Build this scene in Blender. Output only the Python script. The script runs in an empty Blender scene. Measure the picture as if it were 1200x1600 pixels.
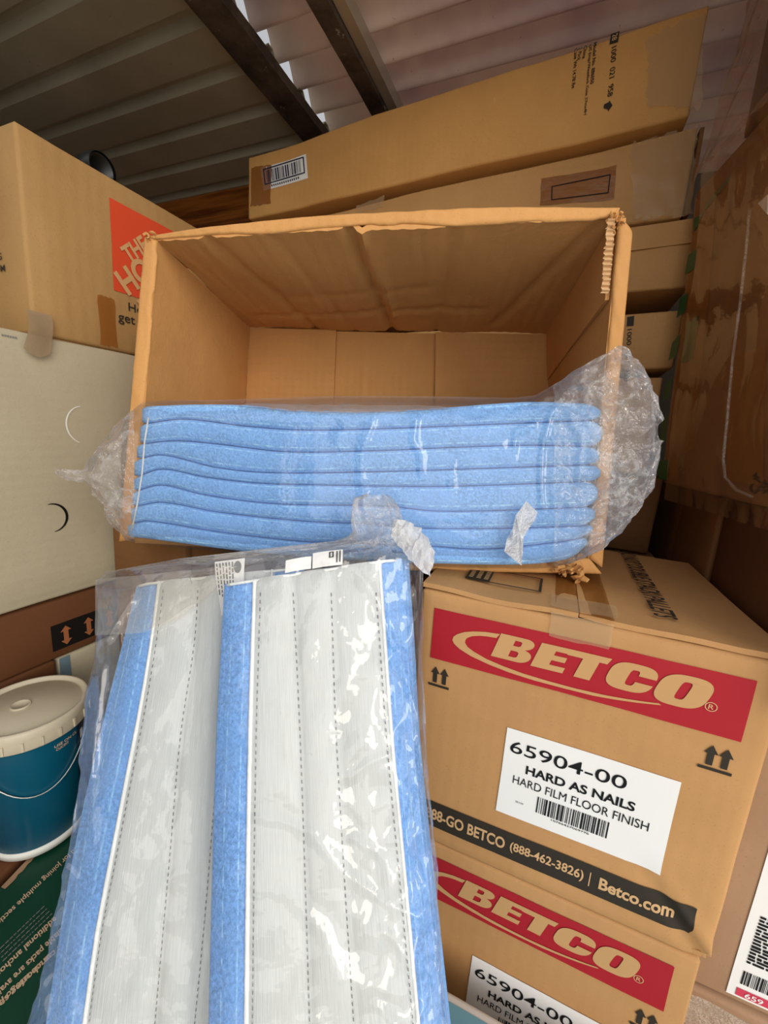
import bpy, bmesh, math, random
from mathutils import Vector, Matrix, noise

# ------------------------------------------------------------------ camera, world, light
S = 0.75                 # metres per drawing unit (drawing units are measured from the camera)
FLOOR = -1.129           # floor height in drawing units
FPX, PITCH, ROLL, YAW = 638.6, .1932, .0644, .3864
scene = bpy.context.scene
COL = scene.collection


def W(p):
    return Vector((p[0] * S, p[1] * S, (p[2] - FLOOR) * S))


cp, sp, cr, sr = math.cos(PITCH), math.sin(PITCH), math.cos(ROLL), math.sin(ROLL)
_fwd = Vector((0, cp, -sp))
_up0 = Vector((0, sp, cp))
_rt0 = Vector((1, 0, 0))
_rz = Matrix.Rotation(YAW, 3, 'Z')
FWD = _rz @ _fwd
RIGHT = _rz @ (cr * _rt0 + sr * _up0)
UP = _rz @ (-sr * _rt0 + cr * _up0)

cam_d = bpy.data.cameras.new('camera')
cam = bpy.data.objects.new('camera', cam_d)
COL.objects.link(cam)
cam_d.sensor_fit = 'VERTICAL'
cam_d.sensor_height = 24
cam_d.lens = FPX / 1600 * 24
cam_d.clip_start = .01
M = Matrix((RIGHT, UP, -FWD)).transposed().to_4x4()
M.translation = W((0, 0, 0))
cam.matrix_world = M
scene.camera = cam

scene.view_settings.view_transform = 'Standard'
scene.view_settings.look = 'None'
scene.view_settings.gamma = 1
scene.view_settings.use_curve_mapping = False
scene.view_settings.exposure = -0.18
try:
    scene.cycles.use_denoising = True
    scene.cycles.transparent_max_bounces = 40
    scene.cycles.max_bounces = 10
    scene.cycles.sample_clamp_indirect = 6
except Exception:
    pass

world = bpy.data.worlds.new('sky')
scene.world = world
world.use_nodes = True
wt = world.node_tree
wt.nodes.clear()
wo = wt.nodes.new('ShaderNodeOutputWorld')
wb = wt.nodes.new('ShaderNodeBackground')
tc = wt.nodes.new('ShaderNodeTexCoord')
sx = wt.nodes.new('ShaderNodeSeparateXYZ')
rampw = wt.nodes.new('ShaderNodeValToRGB')
wt.links.new(tc.outputs['Generated'], sx.inputs[0])
wt.links.new(sx.outputs['Z'], rampw.inputs[0])
rampw.color_ramp.elements[0].position = 0.05
rampw.color_ramp.elements[0].color = (1.0, .975, .93, 1)
rampw.color_ramp.elements[1].position = .45
rampw.color_ramp.elements[1].color = (.85, .87, .90, 1)
dotw = wt.nodes.new('ShaderNodeVectorMath')
dotw.operation = 'DOT_PRODUCT'
dotw.inputs[1].default_value = (.72, -.69, 0)
wt.links.new(tc.outputs['Generated'], dotw.inputs[0])
sidew = wt.nodes.new('ShaderNodeMapRange')
sidew.interpolation_type = 'SMOOTHSTEP'
sidew.inputs['From Min'].default_value = -.35
sidew.inputs['From Max'].default_value = .85
sidew.inputs['To Min'].default_value = .32
sidew.inputs['To Max'].default_value = 1.0
wt.links.new(dotw.outputs['Value'], sidew.inputs['Value'])
mulw = wt.nodes.new('ShaderNodeVectorMath')
mulw.operation = 'SCALE'
wt.links.new(rampw.outputs[0], mulw.inputs[0])
wt.links.new(sidew.outputs[0], mulw.inputs['Scale'])
wt.links.new(mulw.outputs[0], wb.inputs['Color'])
wb.inputs['Strength'].default_value = 2.05
wt.links.new(wb.outputs[0], wo.inputs['Surface'])

sun_d = bpy.data.lights.new('sun', 'SUN')
sun = bpy.data.objects.new('sun', sun_d)
COL.objects.link(sun)
sun_d.energy = 1.6
sun_d.angle = math.radians(32)
sun_d.color = (1.0, .95, .86)
sun.rotation_euler = Vector((-1.0, .80, -.44)).to_track_quat('-Z', 'Y').to_euler()


# ------------------------------------------------------------------ pixel helpers (used to measure sizes)
def ray(px, py):
    return RIGHT * ((px - 600) / FPX) - UP * ((py - 800) / FPX) + FWD


def at(px, py, ax, val):
    d = ray(px, py)
    return d * (val / d['xyz'.index(ax)])


def onplane(px, py, o, n):
    d = ray(px, py)
    return d * (n.dot(o) / n.dot(d))


def interp(tab, x, ext=True):
    tab = sorted(tab)
    if x <= tab[0][0]:
        if not ext or len(tab) < 2:
            return tab[0][1]
        a, b = tab[0], tab[1]
    elif x >= tab[-1][0]:
        if not ext or len(tab) < 2:
            return tab[-1][1]
        a, b = tab[-2], tab[-1]
    else:
        for a, b in zip(tab, tab[1:]):
            if a[0] <= x <= b[0]:
                break
        # smooth (catmull-rom) inside
        i = tab.index(a)
        p0 = tab[i - 1] if i > 0 else a
        p3 = tab[i + 2] if i + 2 < len(tab) else b
        t = (x - a[0]) / (b[0] - a[0])
        m0 = (b[1] - p0[1]) / (b[0] - p0[0]) * (b[0] - a[0])
        m1 = (p3[1] - a[1]) / (p3[0] - a[0]) * (b[0] - a[0])
        return ((2 * t**3 - 3 * t**2 + 1) * a[1] + (t**3 - 2 * t**2 + t) * m0 + (-2 * t**3 + 3 * t**2) * b[1] + (t**3 - t**2) * m1)
    return a[1] + (b[1] - a[1]) * (x - a[0]) / (b[0] - a[0])


# ------------------------------------------------------------------ object helpers
def mk(name, verts, faces, mat, parent=None, smooth=True, mats=None, fmat=None, uvs=None):
    """One mesh object from drawing-unit vertices."""
    me = bpy.data.meshes.new(name)
    base = parent_base(parent)
    me.from_pydata([tuple(W(v) - base) for v in verts], [], faces)
    for m in (mats or [mat]):
        me.materials.append(m)
    if fmat:
        for p, i in zip(me.polygons, fmat):
            p.material_index = i
    if smooth:
        for p in me.polygons:
            p.use_smooth = True
    if uvs:
        l = me.uv_layers.new(name='UVMap')
        for lp in me.loops:
            l.data[lp.index].uv = uvs[lp.vertex_index]
    me.update()
    o = bpy.data.objects.new(name, me)
    COL.objects.link(o)
    if parent is not None:
        o.parent = parent
    return o


def parent_base(parent):
    b = Vector((0, 0, 0))
    while parent is not None:
        b += parent.location
        parent = parent.parent
    return b


def thing(name, label, cat, base, group=None):
    o = bpy.data.objects.new(name, None)
    COL.objects.link(o)
    o.empty_display_size = .05
    o.location = W(base)
    o['label'] = label
    o['category'] = cat
    if group:
        o['group'] = group
    return o


def tag(o, label, cat, group=None):
    o['label'] = label
    o['category'] = cat
    if group:
        o['group'] = group
    return o


def struct(o):
    o['kind'] = 'structure'
    return o


# ------------------------------------------------------------------ materials
def newmat(name):
    m = bpy.data.materials.new(name)
    m.use_nodes = True
    nt = m.node_tree
    nt.nodes.clear()
    out = nt.nodes.new('ShaderNodeOutputMaterial')
    return m, nt, out


def nd(nt, t, **k):
    n = nt.nodes.new(t)
    for a, b in k.items():
        setattr(n, a, b)
    return n


def srgb(r, g, b):
    f = lambda c: (c / 255 / 12.92) if c <= 10 else ((c / 255 + .055) / 1.055) ** 2.4
    return (f(r), f(g), f(b), 1)


def mixcol(nt, fac, a, b):
    n = nd(nt, 'ShaderNodeMix', data_type='RGBA')
    for sock, v in ((n.inputs[0], fac), (n.inputs[6], a), (n.inputs[7], b)):
        if hasattr(v, 'is_linked'):
            nt.links.new(v, sock)
        else:
            sock.default_value = v
    return n.outputs[2]


def noise_tex(nt, scale, detail=3, rough=.5, coord=None, vscale=None):
    c = nd(nt, 'ShaderNodeTexCoord')
    n = nd(nt, 'ShaderNodeTexNoise')
    n.inputs['Scale'].default_value = scale
    n.inputs['Detail'].default_value = detail
    n.inputs['Roughness'].default_value = rough
    src = c.outputs[coord or 'Object']
    if vscale:
        mp = nd(nt, 'ShaderNodeMapping')
        mp.inputs['Scale'].default_value = vscale
        nt.links.new(src, mp.inputs[0])
        src = mp.outputs[0]
    nt.links.new(src, n.inputs['Vector'])
    return n.outputs['Fac']


def ramp(nt, src, p0, p1, c0=(0, 0, 0, 1), c1=(1, 1, 1, 1)):
    r = nd(nt, 'ShaderNodeValToRGB')
    r.color_ramp.elements[0].position = p0
    r.color_ramp.elements[1].position = p1
    r.color_ramp.elements[0].color = c0
    r.color_ramp.elements[1].color = c1
    nt.links.new(src, r.inputs[0])
    return r.outputs[0]


def bump(nt, h, strength, dist=.01):
    b = nd(nt, 'ShaderNodeBump')
    b.inputs['Strength'].default_value = strength
    b.inputs['Distance'].default_value = dist
    nt.links.new(h, b.inputs['Height'])
    return b.outputs[0]


def plain(name, col, rough=.6, spec=.3, metallic=0, var=.12, vs=8, bumpy=0, bs=60):
    m, nt, out = newmat(name)
    p = nd(nt, 'ShaderNodeBsdfPrincipled')
    c = srgb(*col)
    d = tuple(x * (1 - var) for x in c[:3]) + (1,)
    l = tuple(min(1, x * (1 + var)) for x in c[:3]) + (1,)
    nt.links.new(mixcol(nt, noise_tex(nt, vs, 4, .6), d, l), p.inputs['Base Color'])
    p.inputs['Roughness'].default_value = rough
    p.inputs['Specular IOR Level'].default_value = spec
    p.inputs['Metallic'].default_value = metallic
    if bumpy:
        nt.links.new(bump(nt, noise_tex(nt, bs, 3), bumpy), p.inputs['Normal'])
    nt.links.new(p.outputs[0], out.inputs[0])
    return m


def kraft(name, col, flute=(1, 0, 0), fscale=70, fl=.25, var=.10, rough=.72, fibre=.06):
    """Corrugated board: mottled brown paper, fine fibres, faint flute lines."""
    m, nt, out = newmat(name)
    p = nd(nt, 'ShaderNodeBsdfPrincipled')
    c = srgb(*col)
    dk = (c[0] * (1 - var), c[1] * (1 - var * 1.25), c[2] * (1 - var * 1.5), 1)
    lt = (c[0] * (1 + var), c[1] * (1 + var), c[2] * (1 + var), 1)
    big = noise_tex(nt, 5, 5, .6)
    base = mixcol(nt, ramp(nt, big, .3, .7), dk, lt)
    fib = noise_tex(nt, 420, 2, .7)
    fibc = mixcol(nt, ramp(nt, fib, .62, .72), base, (c[0] * (1 - fibre * 3), c[1] * (1 - fibre * 3), c[2] * (1 - fibre * 3), 1))
    # scattered scuffs
    sc = noise_tex(nt, 26, 6, .75)
    scuff = mixcol(nt, ramp(nt, sc, .66, .8), fibc, (min(1, c[0] * 1.3), min(1, c[1] * 1.32), min(1, c[2] * 1.4), 1))
    nt.links.new(scuff, p.inputs['Base Color'])
    tcn = nd(nt, 'ShaderNodeTexCoord')
    dot = nd(nt, 'ShaderNodeVectorMath', operation='DOT_PRODUCT')
    dot.inputs[1].default_value = flute
    nt.links.new(tcn.outputs['Object'], dot.inputs[0])
    mu = nd(nt, 'ShaderNodeMath', operation='MULTIPLY')
    mu.inputs[1].default_value = fscale * 6.283
    nt.links.new(dot.outputs['Value'], mu.inputs[0])
    sn = nd(nt, 'ShaderNodeMath', operation='SINE')
    nt.links.new(mu.outputs[0], sn.inputs[0])
    ad = nd(nt, 'ShaderNodeMath', operation='MULTIPLY_ADD')
    ad.inputs[1].default_value = .10
    nt.links.new(sn.outputs[0], ad.inputs[0])
    nt.links.new(noise_tex(nt, 40, 5, .7), ad.inputs[2])
    nt.links.new(bump(nt, ad.outputs[0], fl, .004), p.inputs['Normal'])
    p.inputs['Roughness'].default_value = rough
    p.inputs['Specular IOR Level'].default_value = .25
    nt.links.new(p.outputs[0], out.inputs[0])
    return m


def terry(name, col, lines=0):
    m, nt, out = newmat(name)
    p = nd(nt, 'ShaderNodeBsdfPrincipled')
    c = srgb(*col)
    dk = tuple(x * .70 for x in c[:3]) + (1,)
    lt = tuple(min(1, x * 1.35 + .04) for x in c[:3]) + (1,)
    n1 = noise_tex(nt, 330, 3, .7)
    base = mixcol(nt, ramp(nt, n1, .35, .68), dk, lt)
    n2 = noise_tex(nt, 14, 3, .6)
    base = mixcol(nt, ramp(nt, n2, .2, .9), base, tuple(min(1, x * 1.12) for x in c[:3]) + (1,))
    h = n1
    if lines:
        uv = nd(nt, 'ShaderNodeUVMap')
        sxyz = nd(nt, 'ShaderNodeSeparateXYZ')
        nt.links.new(uv.outputs[0], sxyz.inputs[0])
        mu = nd(nt, 'ShaderNodeMath', operation='MULTIPLY')
        mu.inputs[1].default_value = lines
        nt.links.new(sxyz.outputs[0], mu.inputs[0])
        fr = nd(nt, 'ShaderNodeMath', operation='PINGPONG')
        fr.inputs[1].default_value = .5
        nt.links.new(mu.outputs[0], fr.inputs[0])
        lm = ramp(nt, fr.outputs[0], .42, .5)
        jit = nd(nt, 'ShaderNodeMath', operation='MULTIPLY')
        nt.links.new(lm, jit.inputs[0])
        nt.links.new(ramp(nt, noise_tex(nt, 160, 2), .4, .62), jit.inputs[1])
        base = mixcol(nt, jit.outputs[0], base, tuple(min(1, x * 1.6 + .12) for x in c[:3]) + (1,))
    nt.links.new(base, p.inputs['Base Color'])
    p.inputs['Roughness'].default_value = .95
    p.inputs['Specular IOR Level'].default_value = .1
    p.inputs['Sheen Weight'].default_value = .25
    p.inputs['Sheen Tint'].default_value = (.8, .9, 1, 1)
    nt.links.new(bump(nt, h, .55, .004), p.inputs['Normal'])
    nt.links.new(p.outputs[0], out.inputs[0])
    return m


def woven(name, col):
    m, nt, out = newmat(name)
    p = nd(nt, 'ShaderNodeBsdfPrincipled')
    c = srgb(*col)
    uv = nd(nt, 'ShaderNodeUVMap')
    mp = nd(nt, 'ShaderNodeMapping')
    mp.inputs['Scale'].default_value = (150, 22, 1)
    nt.links.new(uv.outputs[0], mp.inputs[0])
    n = nd(nt, 'ShaderNodeTexNoise')
    n.inputs['Scale'].default_value = 1.0
    n.inputs['Detail'].default_value = 3
    nt.links.new(mp.outputs[0], n.inputs['Vector'])
    base = mixcol(nt, ramp(nt, n.outputs['Fac'], .3, .7), tuple(x * .90 for x in c[:3]) + (1,), tuple(min(1, x * 1.04) for x in c[:3]) + (1,))
    nt.links.new(base, p.inputs['Base Color'])
    p.inputs['Roughness'].default_value = .9
    p.inputs['Specular IOR Level'].default_value = .15
    nt.links.new(bump(nt, n.outputs['Fac'], .25, .003), p.inputs['Normal'])
    nt.links.new(p.outputs[0], out.inputs[0])
    return m


def film(name, haze=.08, gloss=.10, tint=(1, 1, 1), bs=9, bstr=.5, rough=.12, crumple=.12, milk=.88, fres=.4, face=.35):
    """Clear polythene: mostly see-through, milky where it creases, glossy."""
    m, nt, out = newmat(name)
    tr = nd(nt, 'ShaderNodeBsdfTransparent')
    tr.inputs[0].default_value = (tint[0], tint[1], tint[2], 1)
    gl = nd(nt, 'ShaderNodeBsdfGlossy')
    gl.inputs['Roughness'].default_value = rough
    gl.inputs['Color'].default_value = (1, .96, .92, 1)
    df = nd(nt, 'ShaderNodeBsdfDiffuse')
    df.inputs[0].default_value = (milk * tint[0], milk * .98 * tint[1], milk * .95 * tint[2], 1)
    tl = nd(nt, 'ShaderNodeBsdfTranslucent')
    tl.inputs[0].default_value = (milk * tint[0], milk * .98 * tint[1], milk * .95 * tint[2], 1)
    mk_ = nd(nt, 'ShaderNodeMixShader')
    mk_.inputs[0].default_value = .5
    nt.links.new(df.outputs[0], mk_.inputs[1])
    nt.links.new(tl.outputs[0], mk_.inputs[2])
    n1 = noise_tex(nt, bs, 6, .62)
    n2 = noise_tex(nt, bs * 3.1, 4, .6)
    # ridged creases
    sb = nd(nt, 'ShaderNodeMath', operation='SUBTRACT')
    sb.inputs[1].default_value = .5
    nt.links.new(n1, sb.inputs[0])
    ab = nd(nt, 'ShaderNodeMath', operation='ABSOLUTE')
    nt.links.new(sb.outputs[0], ab.inputs[0])
    crease = ramp(nt, ab.outputs[0], 0.0, .035, (1, 1, 1, 1), (0, 0, 0, 1))
    hsum = nd(nt, 'ShaderNodeMath', operation='MULTIPLY_ADD')
    hsum.inputs[1].default_value = 2.0
    nt.links.new(ab.outputs[0], hsum.inputs[0])
    nt.links.new(n2, hsum.inputs[2])
    nb = bump(nt, hsum.outputs[0], bstr, .012)
    nt.links.new(nb, gl.inputs['Normal'])
    lw = nd(nt, 'ShaderNodeLayerWeight')
    lw.inputs['Blend'].default_value = .25
    # haze amount = haze + crumple*crease + facing
    hz = nd(nt, 'ShaderNodeMath', operation='MULTIPLY_ADD')
    hz.inputs[1].default_value = crumple
    hz.inputs[2].default_value = haze
    nt.links.new(crease, hz.inputs[0])
    hz2 = nd(nt, 'ShaderNodeMath', operation='MULTIPLY_ADD')
    hz2.inputs[1].default_value = face
    nt.links.new(lw.outputs['Facing'], hz2.inputs[0])
    pw = nd(nt, 'ShaderNodeMath', operation='POWER')
    pw.inputs[1].default_value = 3
    nt.links.new(lw.outputs['Facing'], pw.inputs[0])
    nt.links.new(pw.outputs[0], hz2.inputs[0])
    nt.links.new(hz.outputs[0], hz2.inputs[2])
    m1 = nd(nt, 'ShaderNodeMixShader')
    nt.links.new(hz2.outputs[0], m1.inputs[0])
    nt.links.new(tr.outputs[0], m1.inputs[1])
    nt.links.new(mk_.outputs[0], m1.inputs[2])
    fr = nd(nt, 'ShaderNodeFresnel')
    fr.inputs['IOR'].default_value = 1.45
    nt.links.new(nb, fr.inputs['Normal'])
    ga = nd(nt, 'ShaderNodeMath', operation='MULTIPLY_ADD')
    ga.inputs[1].default_value = fres
    ga.inputs[2].default_value = gloss * .3
    nt.links.new(fr.outputs[0], ga.inputs[0])
    m2 = nd(nt, 'ShaderNodeMixShader')
    nt.links.new(ga.outputs[0], m2.inputs[0])
    nt.links.new(m1.outputs[0], m2.inputs[1])
    nt.links.new(gl.outputs[0], m2.inputs[2])
    nt.links.new(m2.outputs[0], out.inputs[0])
    return m


def tapemat(name, col, alpha=.75, rough=.25):
    m, nt, out = newmat(name)
    p = nd(nt, 'ShaderNodeBsdfPrincipled')
    p.inputs['Base Color'].default_value = srgb(*col)
    p.inputs['Roughness'].default_value = rough
    p.inputs['Alpha'].default_value = alpha
    nt.links.new(bump(nt, noise_tex(nt, 30, 5, .65), .35, .006), p.inputs['Normal'])
    nt.links.new(p.outputs[0], out.inputs[0])
    return m


def woodmat(name):
    m, nt, out = newmat(name)
    p = nd(nt, 'ShaderNodeBsdfPrincipled')
    n = noise_tex(nt, 3.2, 6, .6, vscale=(.3, .9, 5))
    w = nd(nt, 'ShaderNodeMath', operation='MULTIPLY')
    w.inputs[1].default_value = 5
    nt.links.new(n, w.inputs[0])
    f = nd(nt, 'ShaderNodeMath', operation='PINGPONG')
    f.inputs[1].default_value = .5
    nt.links.new(w.outputs[0], f.inputs[0])
    nt.links.new(mixcol(nt, ramp(nt, f.outputs[0], .05, .5), srgb(118, 60, 20), srgb(188, 112, 46)), p.inputs['Base Color'])
    p.inputs['Roughness'].default_value = .4
    nt.links.new(p.outputs[0], out.inputs[0])
    return m


def rustmat(name):
    m, nt, out = newmat(name)
    p = nd(nt, 'ShaderNodeBsdfPrincipled')
    n = noise_tex(nt, 12, 6, .7)
    c1 = mixcol(nt, ramp(nt, n, .35, .6), srgb(38, 33, 30), srgb(88, 74, 62))
    n2 = noise_tex(nt, 30, 6, .75)
    nt.links.new(mixcol(nt, ramp(nt, n2, .62, .7), c1, srgb(168, 160, 150)), p.inputs['Base Color'])
    p.inputs['Roughness'].default_value = .65
    nt.links.new(bump(nt, n2, .3, .005), p.inputs['Normal'])
    nt.links.new(p.outputs[0], out.inputs[0])
    return m


def sheetmat(name, col, trans=0.0, mottle=(150, 118, 128)):
    m, nt, out = newmat(name)
    p = nd(nt, 'ShaderNodeBsdfPrincipled')
    n = noise_tex(nt, 2.0, 5, .6)
    base = mixcol(nt, ramp(nt, n, .42, .62), srgb(*col), srgb(*mottle))  # second tone in random patches
    sp_ = noise_tex(nt, 90, 3, .6)
    base = mixcol(nt, ramp(nt, sp_, .70, .74), base, tuple(x * .55 for x in srgb(*col)[:3]) + (1,))
    nt.links.new(base, p.inputs['Base Color'])
    p.inputs['Roughness'].default_value = .45
    p.inputs['Specular IOR Level'].default_value = .4
    if trans:
        t = nd(nt, 'ShaderNodeBsdfTranslucent')
        nt.links.new(base, t.inputs[0])
        mx = nd(nt, 'ShaderNodeMixShader')
        mx.inputs[0].default_value = trans
        nt.links.new(p.outputs[0], mx.inputs[1])
        nt.links.new(t.outputs[0], mx.inputs[2])
        nt.links.new(mx.outputs[0], out.inputs[0])
    else:
        nt.links.new(p.outputs[0], out.inputs[0])
    return m


KR_BETCO = kraft('kraft_board', (188, 142, 92), fl=.12)
KR_CARTON = kraft('kraft_inner_board', (204, 150, 90), flute=(1, .27, 0), fscale=60, fl=.35)
KR_LONG = kraft('kraft_long_box', (204, 154, 90), flute=(1, 0, 0), fl=.2)
KR_GREY = kraft('kraft_pale_box', (192, 148, 94), flute=(0, 0, 1), fl=.3)
KR_HD = kraft('kraft_moving_box', (164, 128, 80), flute=(0, 1, 0), fscale=50, fl=.25)
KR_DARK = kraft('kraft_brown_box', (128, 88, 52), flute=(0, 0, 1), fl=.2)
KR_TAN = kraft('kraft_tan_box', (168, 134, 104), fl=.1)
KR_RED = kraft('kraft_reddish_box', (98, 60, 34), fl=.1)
WHITE_BOARD = kraft('white_board', (176, 164, 138), flute=(0, 0, 1), fl=.25, var=.05, fibre=.05)
GREEN_BOARD = plain('green_print', (14, 66, 46), .5, .3, var=.2, vs=14)
TEAL_BOARD = plain('teal_print', (110, 158, 172), .45, .3, var=.08)
WHITE_PRINT = plain('white_print', (226, 224, 216), .5, .3, var=.04)
RED_INK = plain('red_ink', (168, 30, 42), .55, .25, var=.06, vs=20)
HD_ORANGE = plain('orange_ink', (206, 72, 40), .6, .25, var=.06)
BLACK_INK = plain('black_ink', (52, 46, 38), .6, .2, var=.15)
DEEP_INK = plain('label_ink', (22, 22, 24), .6, .2, var=.05)
BLACK_TAPE = plain('black_print', (16, 14, 13), .5, .3, var=.2)
LABEL = plain('label_paper', (236, 234, 230), .5, .3, var=.03)
KR_PRINT = plain('bare_kraft', (196, 152, 102), .7, .2, var=.08, vs=12)
KR_PALE = plain('bare_kraft_pale', (205, 165, 120), .7, .2, var=.08, vs=12)
PALE_INK = plain('pale_ink', (214, 184, 150), .6, .2, var=.08)
TAPE = tapemat('brown_tape', (150, 92, 36), .72)
TAPE_CLEAR = tapemat('clear_tape', (205, 175, 135), .32, .12)
TAPE_GREY = tapemat('peeling_tape', (150, 128, 100), .82, .2)
TAPE_GREEN = plain('green_tape', (26, 84, 44), .35, .4, var=.15)
BLUE = terry('blue_terry', (118, 164, 222), 0)
BLUE_L = terry('blue_terry_ribbed', (112, 160, 222), 4)
BLUE_P = terry('blue_terry_layered', (126, 172, 228), 3)
WHITE_CLOTH = woven('white_loop_backing', (204, 207, 205))
WHITE_TRIM = plain('white_binding', (236, 238, 236), .8, .2, var=.05, vs=60, bumpy=.2, bs=300)
THREAD = plain('grey_thread', (120, 122, 124), .9, .1)
FILM = film('polythene', haze=.03, gloss=.13, bs=5, bstr=.20, crumple=.04, rough=.10, fres=.35)
FILM_CRUMPLED = film('crumpled_polythene', haze=.15, gloss=.15, bs=14, bstr=.8, crumple=.22, rough=.14, milk=.95, fres=.45)
FILM_MILKY_GLARE = film('milky_film_glare', haze=.85, gloss=.5, bs=40, bstr=.8, crumple=.1, rough=.25, milk=.98)  # milky film; also stands in for sky glare and the edge highlight
FILM_THIN = film('thin_stretch_film', haze=.015, gloss=.05, tint=(.94, .90, .86), bs=5, bstr=.12, crumple=.01, milk=.6, fres=.25, face=.1)
KR_TAPED = kraft('kraft_taped_box', (136, 94, 56), flute=(0, 0, 1), fl=.2)
FILM_BROWN = film('dusty_stretch_film', haze=.05, gloss=.05, tint=(.86, .78, .74), bs=6, bstr=.3, crumple=.05)
METAL_DARK = sheetmat('grey_roof_sheet', (172, 165, 144), 0, (150, 143, 124))
SHEET_PALE = sheetmat('pale_roof_sheet', (226, 208, 194), .36, (186, 158, 164))
RUST = rustmat('rusted_steel')
STEEL = plain('painted_steel', (176, 166, 150), .4, .4, metallic=.4)
WOOD = woodmat('varnished_wood')
CONCRETE = plain('concrete', (216, 206, 186), .85, .2, var=.15, vs=3, bumpy=.3)
WALL = plain('painted_wall', (120, 112, 100), .8, .2, var=.15, vs=3)
LID = plain('lid_plastic', (196, 184, 160), .45, .4, var=.10, vs=22)
TEAL_PLASTIC = plain('bucket_teal', (8, 80, 104), .3, .5, var=.15, vs=8)
NAVY = plain('bucket_navy', (14, 40, 66), .35, .4, var=.15)
BLACK_PLASTIC = plain('black_plastic', (26, 26, 26), .4, .4)
WIRE = plain('wire', (190, 190, 186), .3, .5, metallic=.7)
GREY_INK = plain('grey_ink', (120, 120, 118), .6, .2)


# ------------------------------------------------------------------ geometry helpers
class Face:
    """Bilinear quad face; u right, v down, in drawing units; D is the displacement shared with the body."""
    def __init__(s, tl, tr, bl, br, D=None):
        s.tl, s.tr, s.bl, s.br = [Vector(x) for x in (tl, tr, bl, br)]
        s.w = (s.tr - s.tl).length
        s.h = (s.bl - s.tl).length
        s.n = (s.bl - s.tl).cross(s.tr - s.tl).normalized()
        s.D = D

    def __call__(s, u, v, off=0.0):
        a, b = u / s.w, v / s.h
        p = (s.tl * (1 - a) + s.tr * a) * (1 - b) + (s.bl * (1 - a) + s.br * a) * b
        if s.D:
            p = p + s.D(p)
        return p + s.n * off


def patch(name, face, quad, mat, parent, off=.0012, n=(8, 6), jag=0.0, seed=0):
    """Quad decal on a face; quad = (u0,v0,u1,v1) or four (u,v) corners tl,tr,br,bl."""
    if len(quad) == 4 and not hasattr(quad[0], '__len__'):
        u0, v0, u1, v1 = quad
        quad = [(u0, v0), (u1, v0), (u1, v1), (u0, v1)]
    rnd = random.Random(seed)
    nu, nv = n
    vs, fs = [], []
    for j in range(nv + 1):
        for i in range(nu + 1):
            a, b = i / nu, j / nv
            u = (quad[0][0] * (1 - a) + quad[1][0] * a) * (1 - b) + (quad[3][0] * (1 - a) + quad[2][0] * a) * b
            v = (quad[0][1] * (1 - a) + quad[1][1] * a) * (1 - b) + (quad[3][1] * (1 - a) + quad[2][1] * a) * b
            if jag and (i in (0, nu) or j in (0, nv)):
                u += rnd.uniform(-jag, jag)
                v += rnd.uniform(-jag, jag)
            vs.append(face(u, v, off + (rnd.uniform(0, jag * .6) if jag else 0)))
    for j in range(nv):
        for i in range(nu):
            k = j * (nu + 1) + i
            fs.append((k, k + 1, k + nu + 2, k + nu + 1))
    return mk(name, vs, fs, mat, parent)


def multi(name, face, quads, mat, parent, off=.0014):
    """Many little rectangles / polygons (u,v lists) on a face as one printed mesh."""
    vs, fs = [], []
    for q in quads:
        if len(q) == 4 and not hasattr(q[0], '__len__'):
            u0, v0, u1, v1 = q
            q = [(u0, v0), (u1, v0), (u1, v1), (u0, v1)]
        k = len(vs)
        vs += [face(u, v, off) for u, v in q]
        fs.append(tuple(range(k, k + len(q))))
    return mk(name, vs, fs, mat, parent, smooth=False)


def curve_tris(loops):
    """Fill closed 2D loops (holes by even-odd) and return verts, faces."""
    cu = bpy.data.curves.new('outline', 'CURVE')
    cu.dimensions = '2D'
    cu.fill_mode = 'BOTH'
    for lp in loops:
        sp_ = cu.splines.new('POLY')
        sp_.points.add(len(lp) - 1)
        for q, (x, y) in zip(sp_.points, lp):
            q.co = (x, y, 0, 1)
        sp_.use_cyclic_u = True
    ob = bpy.data.objects.new('outline', cu)
    COL.objects.link(ob)
    me = bpy.data.meshes.new_from_object(ob)
    v = [(p.co.x, p.co.y) for p in me.vertices]
    f = [tuple(p.vertices) for p in me.polygons]
    bpy.data.objects.remove(ob)
    bpy.data.curves.remove(cu)
    bpy.data.meshes.remove(me)
    return v, f


def shapes(name, face, groups, mat, parent, off=.0016):
    """groups: list of loop-lists in (u,v)."""
    vs, fs = [], []
    for loops in groups:
        v, f = curve_tris([[(x * 10, -y * 10) for x, y in lp] for lp in loops])
        k = len(vs)
        vs += [face(x / 10, -y / 10, off) for x, y in v]
        fs += [tuple(i + k for i in q) for q in f]
    return mk(name, vs, fs, mat, parent, smooth=False)


def text_tris(s, bold=0.0, shear=0.0, spacing=1.0):
    cu = bpy.data.curves.new('lettering', 'FONT')
    cu.body = s
    cu.offset = bold
    cu.shear = shear
    cu.space_character = spacing
    cu.resolution_u = 4
    ob = bpy.data.objects.new('lettering', cu)
    COL.objects.link(ob)
    me = bpy.data.meshes.new_from_object(ob)
    v = [(p.co.x, p.co.y) for p in me.vertices]
    f = [tuple(p.vertices) for p in me.polygons]
    bpy.data.objects.remove(ob)
    bpy.data.curves.remove(cu)
    bpy.data.meshes.remove(me)
    return v, f


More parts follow.
